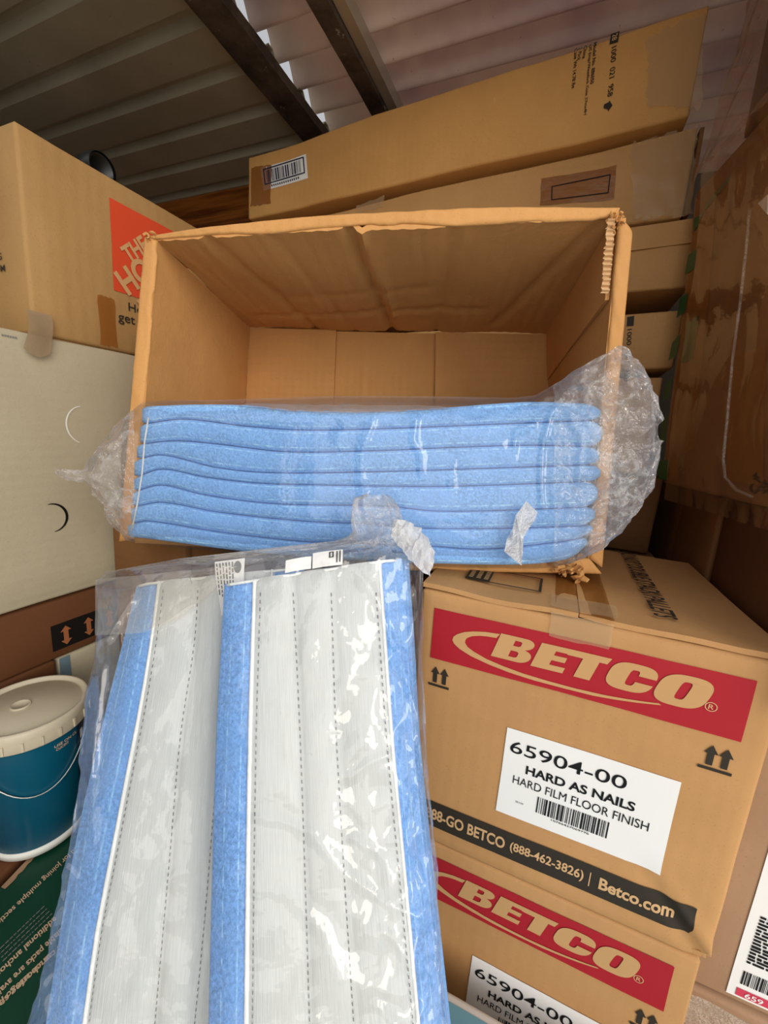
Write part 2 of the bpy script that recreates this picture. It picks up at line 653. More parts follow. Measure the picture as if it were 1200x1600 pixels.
def texts(name, face, items, mat, parent, off=.0018):
    """items: (string, (ox,oy) origin uv of the text box's top-left, right-vector uv, down-vector uv, bold, shear)
    the text's bounding box is mapped to origin + a*right + b*down."""
    o = None
    for it in items:
        s, org, r, d = it[:4]
        bold = it[4] if len(it) > 4 else 0
        shear = it[5] if len(it) > 5 else 0
        v, f = text_tris(s, bold, shear)
        if not v:
            continue
        x0 = min(p[0] for p in v); x1 = max(p[0] for p in v)
        y0 = min(p[1] for p in v); y1 = max(p[1] for p in v)
        vs = []
        for x, y in v:
            a = (x - x0) / (x1 - x0)
            b = (y1 - y) / (y1 - y0)
            vs.append(face(org[0] + a * r[0] + b * d[0], org[1] + a * r[1] + b * d[1], off))
        o = mk(name, vs, f, mat, parent, smooth=False)
    return o


def trect(s, u0, v0, u1, v1, bold=0, shear=0):
    return (s, (u0, v0), (u1 - u0, 0), (0, v1 - v0), bold, shear)


def field(seed, amp, fr=3.0):
    off = Vector((seed * 7.3, seed * 3.1, seed * 5.7))

    def D(p):
        q = Vector(p)
        return noise.noise_vector(q * fr + off) * amp + noise.noise_vector(q * fr * 4 + off) * amp * .3
    return D


def hexa_faces(P, D):
    """P: bottom FL,FR,BR,BL then top FL,FR,BR,BL."""
    bfl, bfr, bbr, bbl, tfl, tfr, tbr, tbl = [Vector(p) for p in P]
    return dict(front=Face(tfl, tfr, bfl, bfr, D), right=Face(tfr, tbr, bfr, bbr, D), back=Face(tbr, tbl, bbr, bbl, D),
                left=Face(tbl, tfl, bbl, bfl, D), top=Face(tbl, tbr, tfl, tfr, D), bottom=Face(bfl, bfr, bbl, bbr, D))


def hexa_mesh(P, D, r=.008, step=.06):
    """Welded, edge-softened hexahedron following the displacement field."""
    P = [Vector(p) for p in P]
    cen = sum(P, Vector()) / 8
    raw = hexa_faces(P, None)
    vs, idx, fs = [], {}, []
    norms = {}
    order = []
    for key, f in raw.items():
        # outward check
        fc = (f.tl + f.tr + f.bl + f.br) / 4
        n = f.n if f.n.dot(fc - cen) > 0 else -f.n

        def ts(L):
            r_ = min(r, L * .2)
            k = max(2, min(40, int(L / step)))
            return [0, r_ / L] + [r_ / L + (1 - 2 * r_ / L) * i / k for i in range(1, k)] + [1 - r_ / L, 1]
        # use box-consistent lengths so that shared edges get the same stations
        lu = {'front': (0, 2), 'back': (0, 2), 'right': (1, 2), 'left': (1, 2), 'top': (0, 1), 'bottom': (0, 1)}[key]
        dims = [((P[1] - P[0]).length + (P[5] - P[4]).length) / 2, ((P[3] - P[0]).length + (P[7] - P[4]).length) / 2, ((P[4] - P[0]).length + (P[6] - P[2]).length) / 2]
        us, ws = ts(dims[lu[0]]), ts(dims[lu[1]])
        grid = []
        for b in ws:
            row = []
            for a in us:
                p = (f.tl * (1 - a) + f.tr * a) * (1 - b) + (f.bl * (1 - a) + f.br * a) * b
                k = (round(p.x, 4), round(p.y, 4), round(p.z, 4))
                if k not in idx:
                    idx[k] = len(vs)
                    vs.append(p)
                    norms[idx[k]] = []
                i = idx[k]
                if all((n - q).length > .1 for q in norms[i]):
                    norms[i].append(n)
                row.append(i)
            grid.append(row)
        flip = f.n.dot(fc - cen) < 0
        for j in range(len(ws) - 1):
            for i in range(len(us) - 1):
                q = (grid[j][i], grid[j + 1][i], grid[j + 1][i + 1], grid[j][i + 1])
                fs.append(q[::-1] if flip else q)
    out = []
    for i, p in enumerate(vs):
        q = p + (D(p) if D else Vector())
        if len(norms[i]) > 1:
            q = q - sum(norms[i], Vector()) * (r * .3)
        out.append(q)
    return out, fs


def aabox(x0, x1, y0, y1, z0, z1, yaw=0.0, roll=0.0):
    P = [Vector(p) for p in ((x0, y0, z0), (x1, y0, z0), (x1, y1, z0), (x0, y1, z0), (x0, y0, z1), (x1, y0, z1), (x1, y1, z1), (x0, y1, z1))]
    if yaw or roll:
        c = P[0].copy()
        R_ = Matrix.Rotation(yaw, 3, 'Z') @ Matrix.Rotation(-roll, 3, 'Y')
        P = [c + R_ @ (p - c) for p in P]
    return P


def carton(name, label, cat, P, mat, seed=1, amp=.003, group=None, r=.007, fr=3.0):
    D = field(seed, amp, fr)
    base = (Vector(P[0]) + Vector(P[1]) + Vector(P[2]) + Vector(P[3])) / 4
    t = thing(name, label, cat, base, group)
    v, f = hexa_mesh(P, D, r)
    mk('body', v, f, mat, t)
    return t, hexa_faces(P, D)


def slab(name, face, u0, v0, u1, v1, th, mat, parent, off=0.0, ripple=None, n=(24, 16), curl=None):
    """Board of thickness th lying on a face (outer side at off+th)."""
    nu, nv = n
    top, bot = [], []
    for j in range(nv + 1):
        for i in range(nu + 1):
            u = u0 + (u1 - u0) * i / nu
            v = v0 + (v1 - v0) * j / nv
            d = ripple(u, v) if ripple else 0
            if curl:
                d += curl(i / nu, j / nv)
            top.append(face(u, v, off + th + d))
            bot.append(face(u, v, off + d))
    k = len(top)
    vs = top + bot
    fs = []
    w = nu + 1
    for j in range(nv):
        for i in range(nu):
            a = j * w + i
            fs.append((a, a + w, a + w + 1, a + 1))
            fs.append((k + a, k + a + 1, k + a + w + 1, k + a + w))
    for i in range(nu):
        fs.append((i, i + 1, k + i + 1, k + i))
        a = nv * w + i
        fs.append((a + 1, a, k + a, k + a + 1))
    for j in range(nv):
        a = j * w
        fs.append((a + w, a, k + a, k + a + w))
        a = j * w + nu
        fs.append((a, a + w, k + a + w, k + a))
    o = mk(name, vs, fs, mat, parent)
    mod = o.modifiers.new('edges', 'EDGE_SPLIT')
    mod.split_angle = math.radians(50)
    return o


def loft(name, rings, mat, parent, closed=True, caps=True, smooth=True, fmatf=None, mats=None, uv=False):
    n = len(rings[0])
    vs = [p for r_ in rings for p in r_]
    fs, fm = [], []
    m = n if closed else n - 1
    for j in range(len(rings) - 1):
        for i in range(m):
            a, b = j * n + i, j * n + (i + 1) % n
            fs.append((a, b, b + n, a + n))
            if fmatf:
                fm.append(fmatf(i))
    if caps and closed:
        fs.append(tuple(range(n - 1, -1, -1)))
        fs.append(tuple((len(rings) - 1) * n + i for i in range(n)))
        if fmatf:
            fm += [0, 0]
    uvs = None
    if uv:
        uvs = [(i / max(1, n - 1), j / max(1, len(rings) - 1)) for j in range(len(rings)) for i in range(n)]
    return mk(name, vs, fs, mat, parent, smooth=smooth, mats=mats, fmat=fm if fmatf else None, uvs=uvs)


def tube_path(name, pts, rad, mat, parent, n=8):
    rings = []
    pts = [Vector(p) for p in pts]
    for i, p in enumerate(pts):
        d = (pts[min(i + 1, len(pts) - 1)] - pts[max(i - 1, 0)]).normalized()
        a = d.orthogonal().normalized()
        if rings:
            a = (prev - d * prev.dot(d)).normalized()
        prev = a
        b = d.cross(a)
        rings.append([p + (a * math.cos(t) + b * math.sin(t)) * rad for t in [2 * math.pi * k / n for k in range(n)]])
    return loft(name, rings, mat, parent)


def shred(name, centre, size, mat, parent, count, seed, along=Vector((1, 0, 0))):
    """A tuft of torn, curled strips of board as one mesh."""
    rnd = random.Random(seed)
    vs, fs = [], []
    for _ in range(count):
        p = Vector(centre) + Vector((rnd.uniform(-1, 1) * size[0], rnd.uniform(-1, 1) * size[1], rnd.uniform(-1, 1) * size[2]))
        d = Vector((rnd.uniform(-1, 1), rnd.uniform(-1, .3), rnd.uniform(-1, 1))).normalized()
        s_ = d.orthogonal().normalized()
        n_ = d.cross(s_)
        L = rnd.uniform(.5, 1.2) * max(size)
        wd = rnd.uniform(.12, .38) * max(size)
        cv = rnd.uniform(-1.5, 1.5)
        k = len(vs)
        for i in range(5):
            t = i / 4
            c = p + d * L * (t - .5) + n_ * L * cv * (t - .5) ** 2
            w_ = wd * (1 - .5 * t) * rnd.uniform(.7, 1.2)
            vs += [c - s_ * w_, c + s_ * w_, c + s_ * w_ + n_ * .0025, c - s_ * w_ + n_ * .0025]
        for i in range(4):
            a = k + i * 4
            for q in range(4):
                fs.append((a + q, a + (q + 1) % 4, a + 4 + (q + 1) % 4, a + 4 + q))
        fs.append((k + 3, k + 2, k + 1, k))
        fs.append((k + 16, k + 17, k + 18, k + 19))
    return mk(name, vs, fs, mat, parent, smooth=False)


# ================================================================== THE SETTING
def box_struct(name, P, mat):
    v, f = hexa_mesh(P, None, .004, .4)
    return struct(mk(name, v, f, mat, None))


box_struct('floor', aabox(-3.4, 3.2, -5, 2.3, FLOOR - .08, FLOOR), CONCRETE)
box_struct('wall_back', aabox(-2.66, 1.36, 2.0, 2.06, FLOOR, 1.02), WALL)
box_struct('wall_light_blocker', aabox(-2.66, -.42, -.86, -.80, FLOOR, 1.02), WALL)  # added unseen wall, keeps sky light from the front left out
box_struct('wall_left', aabox(-2.66, -2.60, -1.9, 2.06, FLOOR, 1.02), WALL)
box_struct('wall_right', aabox(1.3, 1.36, .6, 2.06, FLOOR, 1.02), WALL)


def sheet(name, x0, x1, prof, th, mat, xs=14):
    top, bot = [], []
    vs, fs = [], []
    n = len(prof)
    for k in range(xs + 1):
        x = x0 + (x1 - x0) * k / xs
        for (y, z) in prof:
            vs.append((x, y, z))
        for (y, z) in prof:
            vs.append((x, y, z + th))
    for k in range(xs):
        a, b = k * 2 * n, (k + 1) * 2 * n
        for i in range(n - 1):
            fs.append((a + i, b + i, b + i + 1, a + i + 1))
            fs.append((a + n + i, a + n + i + 1, b + n + i + 1, b + n + i))
    for a in (0, xs * 2 * n):
        for i in range(n - 1):
            fs.append((a + i, a + i + 1, a + n + i + 1, a + n + i))
    return struct(mk(name, vs, fs, mat, None, smooth=False))


prof = []
y = .27
PITCH_R = .148
while y < 2.05:
    for dy, dz in ((0, 0), (.050, 0), (.066, .020), (.084, .020), (.100, 0)):
        prof.append((y + dy, .985 + dz))
    y += PITCH_R
sheet('ceiling', -2.70, -.862, prof, .004, METAL_DARK)
prof = []
for i in range(0, 360):
    y = .27 + i * .005
    prof.append((y, 1.026 + .026 * math.cos(2 * math.pi * (y - .98) / .0975)))
o = sheet('ceiling', -.875, 1.40, prof, .004, SHEET_PALE)
for p in o.data.polygons:
    p.use_smooth = True


def beam(name, x0, x1, z0, z1, mat, lip=0):
    vs, fs = [], []
    pts = [(x0, z0), (x1, z0), (x1, z1), (x1 - .006, z1), (x1 - .006, z0 + .008), (x0, z0 + .008)]
    D = field(9, .003, 6)
    N = 40
    for k in range(N + 1):
        y_ = .25 + 1.75 * k / N
        for (x, z) in pts:
            vs.append(Vector((x, y_, z)) + (D((x, y_, z)) if mat is RUST else Vector()))
    n = len(pts)
    for k in range(N):
        for i in range(n):
            a, b = k * n + i, k * n + (i + 1) % n
            fs.append((a, b, b + n, a + n))
    fs.append(tuple(range(n - 1, -1, -1)))
    fs.append(tuple(N * n + i for i in range(n)))
    return struct(mk(name, vs, fs, mat, None, smooth=False))


beam('trim_1', -.945, -.858, .962, .990, RUST)
beam('trim_2', -.660, -.612, .950, .998, RUST)
beam('trim_3', -.610, -.582, .962, .998, STEEL)

# ================================================================== LEFT STACK
XL = -.95
t, F_ = carton('moving_box', 'kraft moving box with orange printed square logo on top of the left stack', 'cardboard box',
               aabox(-1.42, XL, .503, .935, .143, .497), KR_HD, 3, .003)
fr_, rt = F_['front'], F_['right']
# printed orange square with cut-out lettering, on the right-hand face
HU = lambda y: y - .503           # u along right face from front corner


def hdv(z): return .497 - z


patch('printed_logo', rt, (HU(.667), hdv(.455), HU(.855), hdv(.272)), HD_ORANGE, t, n=(6, 6))
# lettering climbs at about 38 degrees across the square
def slant(s, u, v, L, H, ang, bold=.02, sh=0):
    c, s_ = math.cos(ang), math.sin(ang)
    return (s, (u, v), (L * c, -L * s_), (H * s_, H * c), bold, sh)


texts('printed_letters', rt, [slant('THE', .180, .133, .070, .034, math.radians(42), .035), slant('HOME', .163, .190, .17, .052, math.radians(42), .035),
                              slant('DEPOT', .215, .232, .17, .050, math.radians(42), .035)], KR_PRINT, t, .003)
texts('printed_text', rt, [trect('How doers', .196, .242, .330, .260, .012), trect('get more done.', .170, .268, .37, .294, .012)], BLACK_INK, t)
texts('printed_text', fr_, [trect('MOVING', .31, .207, .395, .219, .006), trect('EDEPOT.COM', .27, .228, .402, .240, .006)], BLACK_INK, t)
patch('packing_tape', rt, (.126, .244, .164, .348), TAPE, t, jag=.002, seed=2)
# bottom edge seam of the flap
slab('bottom_flap', F_['bottom'], .02, .02, .46, .20, .006, KR_HD, t, 0, n=(6, 4))
# loose tape hanging off the front corner
rings = []
for k in range(9):
    tt = k / 8
    zz = .182 - tt * .072
    xo = XL + .004 + .018 * math.sin(tt * 2.2)
    yo = .492 - .016 * tt
    rings.append([Vector((xo + .004 * math.sin(5 * tt + w_), yo + w_ * .040 * (1 + .1 * tt), zz - .012 * math.sin(w_ * 3.1) * tt)) for w_ in (0, .25, .5, .75, 1)])
loft('loose_tape', rings, TAPE_GREY, t, closed=False)

t, F_ = carton('white_carton', 'large scuffed white carton with a half-cut hand hole beneath the moving box', 'cardboard box',
               aabox(-1.5, XL, -.10, .92, -.398, .140), WHITE_BOARD, 5, .004)
wf = F_['right']


def arc_strip(name, face, cu, cv, rad, a0, a1, w0, mat, parent, sx_=1.0, off=.0014):
    loops = []
    N = 18
    vs, fs = [], []
    for i in range(N + 1):
        a = a0 + (a1 - a0) * i / N
        ww = w0 * math.sin(math.pi * i / N) + .0006
        for s_ in (-1, 1):
            q = rad + s_ * ww
            vs.append(face(cu + q * math.cos(a) * sx_, cv + q * math.sin(a), off))
    for i in range(N):
        fs.append((2 * i, 2 * i + 1, 2 * i + 3, 2 * i + 2))
    return mk(name, vs, fs, mat, parent, smooth=False)


def wuv(px, py):
    q = at(px, py, 'x', XL)
    return (q.y + .10, .140 - q.z)


cu, cv = wuv(80, 810)
arc_strip('hand_hole_cut', wf, cu, cv, .030, math.radians(-100), math.radians(85), .0022, BLACK_TAPE, t, .95)
cu, cv = wuv(130, 665)
arc_strip('pressed_hand_hole', wf, cu, cv, .040, math.radians(110), math.radians(260), .0011, WHITE_PRINT, t, .9)
multi('printed_text', wf, [(.55 + .004 * i, .012, .553 + .004 * i, .015) for i in range(6)], GREY_INK, t)

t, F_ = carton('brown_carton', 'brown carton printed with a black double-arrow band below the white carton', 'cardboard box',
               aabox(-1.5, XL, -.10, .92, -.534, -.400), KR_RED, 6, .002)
af = F_['right']
z_of = lambda px, py: (at(px, py, 'x', XL).y + .10, -.400 - at(px, py, 'x', XL).z)
a0, a1, a2, a3 = z_of(78, 979), z_of(165, 948), z_of(165, 982), z_of(82, 1019)
patch('black_band', af, (a0[0], a0[1], a0[0] + .19, a3[1]), BLACK_TAPE, t)
arr = []
for k in range(3):
    cx_ = a0[0] + .028 + k * .048
    y0_, y1_ = a0[1] + .009, a3[1] - .006
    w_ = .011
    m_ = (y0_ + y1_) / 2
    h_ = .012
    arr.append([(cx_, y0_), (cx_ + w_, y0_ + h_), (cx_ + w_ * .45, y0_ + h_), (cx_ + w_ * .45, y1_ - h_), (cx_ + w_, y1_ - h_), (cx_, y1_), (cx_ - w_, y1_ - h_), (cx_ - w_ * .45, y1_ - h_), (cx_ - w_ * .45, y0_ + h_), (cx_ - w_, y0_ + h_)])
shapes('printed_arrows', af, [[a] for a in arr], plain('rust_ink', (150, 90, 56), .6, .2), t, .0022)

t, F_ = carton('white_carton', 'white carton with a blue-grey corner stripe, low behind the teal bucket', 'cardboard box',
               aabox(-1.5, XL, .492, .92, FLOOR + .002, -.536), WHITE_BOARD, 7, .002)
patch('corner_stripe', F_['right'], (.0, .0, .022, .58), plain('blue_grey_print', (104, 124, 132), .6, .2), t, n=(2, 8))
carton('brown_carton', 'plain brown carton standing on the floor at the left behind the teal bucket', 'cardboard box',
       aabox(-1.5, XL, -.10, .488, FLOOR + .002, -.536), KR_RED, 8, .002)

# black drain pipe end lying on the moving box
t = thing('drain_pipe', 'short black plastic pipe lying on top of the moving box', 'pipe', (-1.10, .66, .505))
rings = []
cxp, cyp, czp = -1.05, .700, .534
for xx, rr in ((-1.30, .030), (-1.03, .030), (-1.015, .030), (-1.015, .025), (-1.30, .025)):
    rings.append([Vector((xx, cyp + rr * math.cos(a), czp + rr * math.sin(a))) for a in [2 * math.pi * k / 28 for k in range(28)]])
loft('pipe_wall', rings, BLACK_PLASTIC, t, caps=False)
rings = []
for xx, rr in ((-1.05, .030), (-1.048, .033), (-1.016, .033), (-1.010, .030)):
    rings.append([Vector((xx, cyp + rr * math.cos(a), czp + rr * math.sin(a))) for a in [2 * math.pi * k / 28 for k in range(28)]])
loft('rim', rings, BLACK_PLASTIC, t, caps=False)

# wooden board at the back
D = field(4, .001)
t = thing('wooden_headboard', 'orange varnished wooden headboard at the back, left of the long boxes', 'headboard', (-1.7, 1.60, FLOOR))
v, f = hexa_mesh(aabox(-2.4, -.98, 1.56, 1.60, FLOOR, .992), D, .006, .2)
mk('panel', v, f, WOOD, t)
v, f = hexa_mesh(aabox(-2.4, -.98, 1.548, 1.566, .80, .90), D, .005, .2)
mk('rail', v, f, WOOD, t)

# ================================================================== BUCKET AND THE BOXES UNDER IT
PB = aabox(-.945, -.800, .05, .60, FLOOR + .002, -.802)
for i in (1, 5):
    PB[i].x += .055
for i in (2, 6):
    PB[i].x -= .062
carton('brown_carton', 'low brown carton under the teal bucket', 'cardboard box', PB, KR_RED, 12, .001)
BX, BY, BZ, BR = -.8375, .3775, -.533, .0895
t = thing('plastic_bucket', 'teal plastic bucket with a dirty cream snap-on lid beside the bagged pads', 'bucket', (BX, BY, -.800))


def lathe(name, prof, mat, parent, n=64, cx=BX, cy=BY):
    rings = [[Vector((cx + r_ * math.cos(2 * math.pi * k / n), cy + r_ * math.sin(2 * math.pi * k / n), z_)) for k in range(n)] for r_, z_ in prof]
    return loft(name, rings, mat, parent, caps=True)


lathe('body', [(.070, -.800), (.0725, -.798), (.081, -.580), (.0815, -.565), (.084, -.563), (.084, -.557), (.082, -.556), (.082, -.548)], TEAL_PLASTIC, t)
lathe('base_band', [(.0726, -.799), (.0735, -.799), (.0742, -.783), (.0734, -.783)], WHITE_PRINT, t)
lid = lathe('lid', [(.090, -.569), (.0915, -.567), (.0905, -.552), (.0915, -.548), (.0915, -.537), (.0885, -.532), (.0855, -.533), (.0830, -.540), (.0800, -.541), (.0785, -.538), (.01, -.538), (.0001, -.538)], LID, t)
cx2, cy2 = BX - .012, BY - .006
lathe('centre_boss', [(.0155, -.539), (.0155, -.5355), (.0135, -.5345), (.0128, -.5365), (.0001, -.5368)], LID, lid, 32, cx2, cy2)
vs, fs = [], []
for k in range(22):
    a = 2 * math.pi * k / 22
    for da, rr in ((-.018, .0900), (.018, .0900)):
        for zz in (-.566, -.550):
            for ro in (0, .0032):
                vs.append(Vector((BX + (rr + ro) * math.cos(a + da), BY + (rr + ro) * math.sin(a + da), zz)))
    q = k * 8
    fs += [(q, q + 1, q + 3, q + 2), (q + 4, q + 6, q + 7, q + 5), (q + 1, q + 5, q + 7, q + 3), (q, q + 4, q + 5, q + 1), (q + 2, q + 3, q + 7, q + 6)]
mk('lid_tabs', vs, fs, LID, lid, smooth=False)


def cyl_face(a0, rad0, rad1, z_top, z_bot):
    def f_(u, v, off=0):
        k = (v) / (z_top - z_bot)
        rr = rad0 + (rad1 - rad0) * k + off
        a = a0 + u / rad0
        return Vector((BX + rr * math.cos(a), BY + rr * math.sin(a), z_top - v))
    return f_


# bucket print: angle measured so that text faces the camera
angc = math.atan2(-BY, -BX)
cf = cyl_face(angc, .0812, .0728, -.580, -.798)
texts('printed_text', cf, [trect('USE ON CL', .028, .006, .070, .0115, .01), trect('CUCIFIT', .030, .014, .052, .019, .01)], PALE_INK, t, .0012)
vs, fs = [], []
for k in range(15):
    u_ = .072 + .04 * k / 14
    vs += [cf(u_, .0, .001), cf(u_, .195, .001)]
for k in range(14):
    fs.append((2 * k, 2 * k + 1, 2 * k + 3, 2 * k + 2))
pn = mk('printed_panel', vs, fs, NAVY, t)
multi('printed_blocks', cf, [(.078, .012, .086, .030), (.078, .036, .090, .050), (.080, .058, .088, .070)], WHITE_PRINT, pn, .002)
pts = []
for k in range(25):
    a = angc + .05 + (k - 12) / 12 * 1.35
    drop = math.cos((k - 12) / 12 * math.pi / 2)
    pts.append((BX + (.086 - .006 * drop) * math.cos(a), BY + (.086 - .006 * drop) * math.sin(a), -.575 - .095 * drop))
tube_path('wire_handle', pts, .0012, WIRE, t, 6)

# green packet
P = aabox(-.793, -.45, .06, .60, FLOOR + .002, -.805)
for i in (0, 4):
    P[i].x += .060
for i in (3, 7):
    P[i].x -= .060
t, F_ = carton('landscape_edging_box', 'dark green box with white instruction text at the lower left', 'cardboard box', P, GREEN_BOARD, 13, .001)
tf = F_['top']


def guv(px, py):
    """top-face coordinates of a measured spot."""
    q = at(px, py, 'z', -.805)
    b = (P[7].y - q.y) / (P[7].y - P[4].y)
    l = P[7].lerp(P[4], b); r_ = P[6].lerp(P[5], b)
    a = (q.x - l.x) / (r_.x - l.x)
    return Vector((a * tf.w, b * tf.h))


def gtext(s, p0, p1, hpx, bold=.012):
    """text starting at pixel p0 running to pixel p1, its tops to the lower right."""
    a, b = guv(*p0), guv(*p1)
    d = b - a
    n_ = Vector((d.y, -d.x)).normalized()
    if n_.dot(guv(p0[0] + 30, p0[1] + 30) - a) < 0:
        n_ = -n_
    h_ = (guv(p0[0] + hpx * .7, p0[1] + hpx * .7) - a).length
    o_ = a + n_ * h_
    return (s, (o_.x, o_.y), (d.x, d.y), tuple(-n_ * h_), bold, 0)


texts('printed_text', tf, [gtext('needed for joining multiple sections', (135, 1305), (-20, 1452), 9),
                           gtext('additional anchoring', (84, 1430), (-25, 1535), 11, .02), gtext('available packs are available', (105, 1437), (-30, 1570), 11, .02),
                           gtext('you can use tabs to hold', (105, 1462), (-20, 1577), 11, .02), gtext('anchoring spikes', (75, 1488), (-30, 1590), 12, .02)], PALE_INK, t, .0014)
bars = []
for k in range(4):
    a, b = guv(70 + 4 * k, 1416 + 4 * k), guv(-10 + 4 * k, 1493 + 4 * k)
    d = (b - a); n_ = Vector((-d.y, d.x)).normalized() * .0012
    x_ = 0
    rnd = random.Random(k)
    while x_ < .95:
        w_ = rnd.uniform(.03, .09)
        p, q = a + d * x_, a + d * (x_ + w_)
        bars.append([tuple(p - n_), tuple(q - n_), tuple(q + n_), tuple(p + n_)])
        x_ += w_ + .018
multi('small_print', tf, bars, GREY_INK, t)
a, b = guv(118, 1268), guv(5, 1388)
d = b - a
n_ = Vector((-d.y, d.x)).normalized()
if n_.dot(guv(60, 1400) - a) < 0:
    n_ = -n_
vs, fs = [], []
for k in range(26):
    t_ = k / 25
    p = a + d * t_
    vs += [tf(p.x - n_.x * .006, p.y - n_.y * .006, .001), tf(p.x + n_.x * (.004 + .004 * random.Random(k).random()), p.y + n_.y * (.004 + .004 * random.Random(k).random()), .001)]
for k in range(25):
    fs.append((2 * k, 2 * k + 1, 2 * k + 3, 2 * k + 2))
mk('torn_edge', vs, fs, KR_TAN, t)

# ================================================================== LOWER FRONT BOX (teal)
t, F_ = carton('teal_carton', 'teal and white printed carton in front of the lower red-band carton', 'cardboard box',
               aabox(-.44, .42, .02, .520, FLOOR + .002, -.872), WHITE_PRINT, 15, .001)
patch('teal_print', F_['top'], (.03, .014, .84, .48), TEAL_BOARD, t)

# ================================================================== RED-BAND CARTONS
BXX, BYY = -.1636, .5812
BW, BH, BD = .4449, .4475, .4181


def sup(cx, cy, a, b, e=2.6, n=40):
    out = []
    for k in range(n):
        t_ = 2 * math.pi * k / n
        c_, s_ = math.cos(t_), math.sin(t_)
        out.append((cx + a * math.copysign(abs(c_) ** (2 / e), c_), cy + b * math.copysign(abs(s_) ** (2 / e), s_)))
    return out


def logo_groups():
    TOP, BOT = .0418, .0806
    H = BOT - TOP
    sh = .285
    X = lambda a, b, u0: (u0 + a + sh * b * H, BOT - b * H)      # b: 0 bottom..1 top
    g = []
    # B
    u0 = .1134
    out = [(0, 0), (0, 1), (.034, 1)] + [(.034 + .0135 * math.sin(t), .77 + .23 * math.cos(t)) for t in [math.pi * k / 10 for k in range(1, 10)]] + [(.041, .53)]
    out = [(0, 0), (0, 1)] + [(.036 + .0130 * math.sin(t), .765 + .235 * math.cos(t)) for t in [math.pi * k / 10 for k in range(0, 10)]] + \
          [(.0375 + .0145 * math.sin(t), .27 + .27 * math.cos(t)) for t in [math.pi * k / 10 for k in range(1, 11)]]
    h1 = [(.0225, .62), (.0225, .84), (.030, .84), (.0325, .80), (.0325, .66), (.030, .62)]
    h2 = [(.0225, .16), (.0225, .42), (.031, .42), (.034, .37), (.034, .21), (.031, .16)]
    g.append([[X(a, b, u0) for a, b in q] for q in (out, h1, h2)])
    # E
    u0 = .1690
    out = [(0, 0), (0, 1), (.042, 1), (.042, .79), (.0215, .79), (.0215, .62), (.0385, .62), (.0385, .41), (.0215, .41), (.0215, .22), (.042, .22), (.042, 0)]
    g.append([[X(a, b, u0) for a, b in out]])
    # T
    u0 = .2110
    out = [(.0, 1), (.046, 1), (.046, .72), (.0360, .76), (.0365, 0), (.0150, 0), (.0150, .76), (.0, .72)]
    out = [(-.004, 1), (.045, 1), (.043, .76), (.0338, .76), (.0338, 0), (.0140, 0), (.0140, .76), (-.006, .76)]
    g.append([[X(a, b, u0) for a, b in out]])
    # C
    u0 = .2622
    o_ = sup(.0242, .5, .0265, .53, 3.0, 60)
    inn = sup(.0255, .5, .0052, .30, 4, 40)
    ring = [(a, b) for a, b in o_ if not (a > .026 and .40 < b < .60)]
    ring.sort(key=lambda q: math.atan2(q[1] - .5, (q[0] - .0242) * 18) % (2 * math.pi))
    inner = [(a, b) for a, b in inn if not (a > .0255 and .40 < b < .60)]
    inner.sort(key=lambda q: -(math.atan2(q[1] - .5, (q[0] - .0255) * 18) % (2 * math.pi)))
    g.append([[X(a, b, u0) for a, b in ring + [(.0500, .38), (.0310, .38)] + inner + [(.0310, .62), (.0500, .62)]]])
    # O
    u0 = .3178
    g.append([[X(a, b, u0) for a, b in sup(.0258, .48, .0275, .58, 3.0, 60)], [X(a, b, u0) for a, b in sup(.0258, .5, .0056, .33, 4, 30)]])
    # swoosh
    outer = [(.1230, .0436), (.1020, .0455), (.0857, .0488), (.0720, .0535), (.0620, .0595), (.0565, .0650), (.0550, .0712), (.0580, .0765), (.0668, .0827), (.0850, .0895), (.1125, .0955), (.1420, .0995), (.1755, .1018), (.2120, .1024), (.2516, .1012), (.2780, .0985), (.3030, .0945), (.3300, .0885)]
    innr = [(.3270, .0868), (.3124, .0897), (.2900, .0932), (.2687, .0956), (.2300, .0976), (.1946, .0974), (.1620, .0955), (.1333, .0922), (.1080, .0875), (.0890, .0813), (.0790, .0762), (.0746, .0708), (.0746, .0660), (.0768, .0618), (.0840, .0570), (.0948, .0535), (.1050, .0518), (.1185, .0508)]
    g.append([outer + innr])
    return g


def up_arrows(u0, v0, u1, v1):
    w_ = u1 - u0
    h_ = v1 - v0
    g = []
    for cx_ in (u0 + w_ * .30, u0 + w_ * .74):
        g.append([[(cx_, v0), (cx_ + w_ * .21, v0 + h_ * .34), (cx_ + w_ * .10, v0 + h_ * .34), (cx_ + w_ * .10, v0 + h_ * .80), (cx_ - w_ * .10, v0 + h_ * .80), (cx_ - w_ * .10, v0 + h_ * .34), (cx_ - w_ * .21, v0 + h_ * .34)]])
    g.append([[(u0, v0 + h_ * .88), (u1, v0 + h_ * .88), (u1, v1), (u0, v1)]])
    return g


def bars_of(u0, v0, u1, v1, seed, gap=(.0007, .0022)):
    rnd = random.Random(seed)
    q = []
    u = u0
    while u < u1:
        w_ = rnd.choice((.0008, .0012, .0018, .0026)) * (u1 - u0) / .095
        q.append((u, v0, min(u + w_, u1), v1))
        u += w_ + rnd.uniform(*gap) * (u1 - u0) / .095
    return q


def rrect(u0, v0, u1, v1, r_):
    out = []
    for cx_, cy_, a0 in ((u1 - r_, v1 - r_, 0), (u0 + r_, v1 - r_, 90), (u0 + r_, v0 + r_, 180), (u1 - r_, v0 + r_, 270)):
        for k in range(6):
            a = math.radians(a0 + 18 * k)
            out.append((cx_ + r_ * math.cos(a), cy_ + r_ * math.sin(a)))
    return out


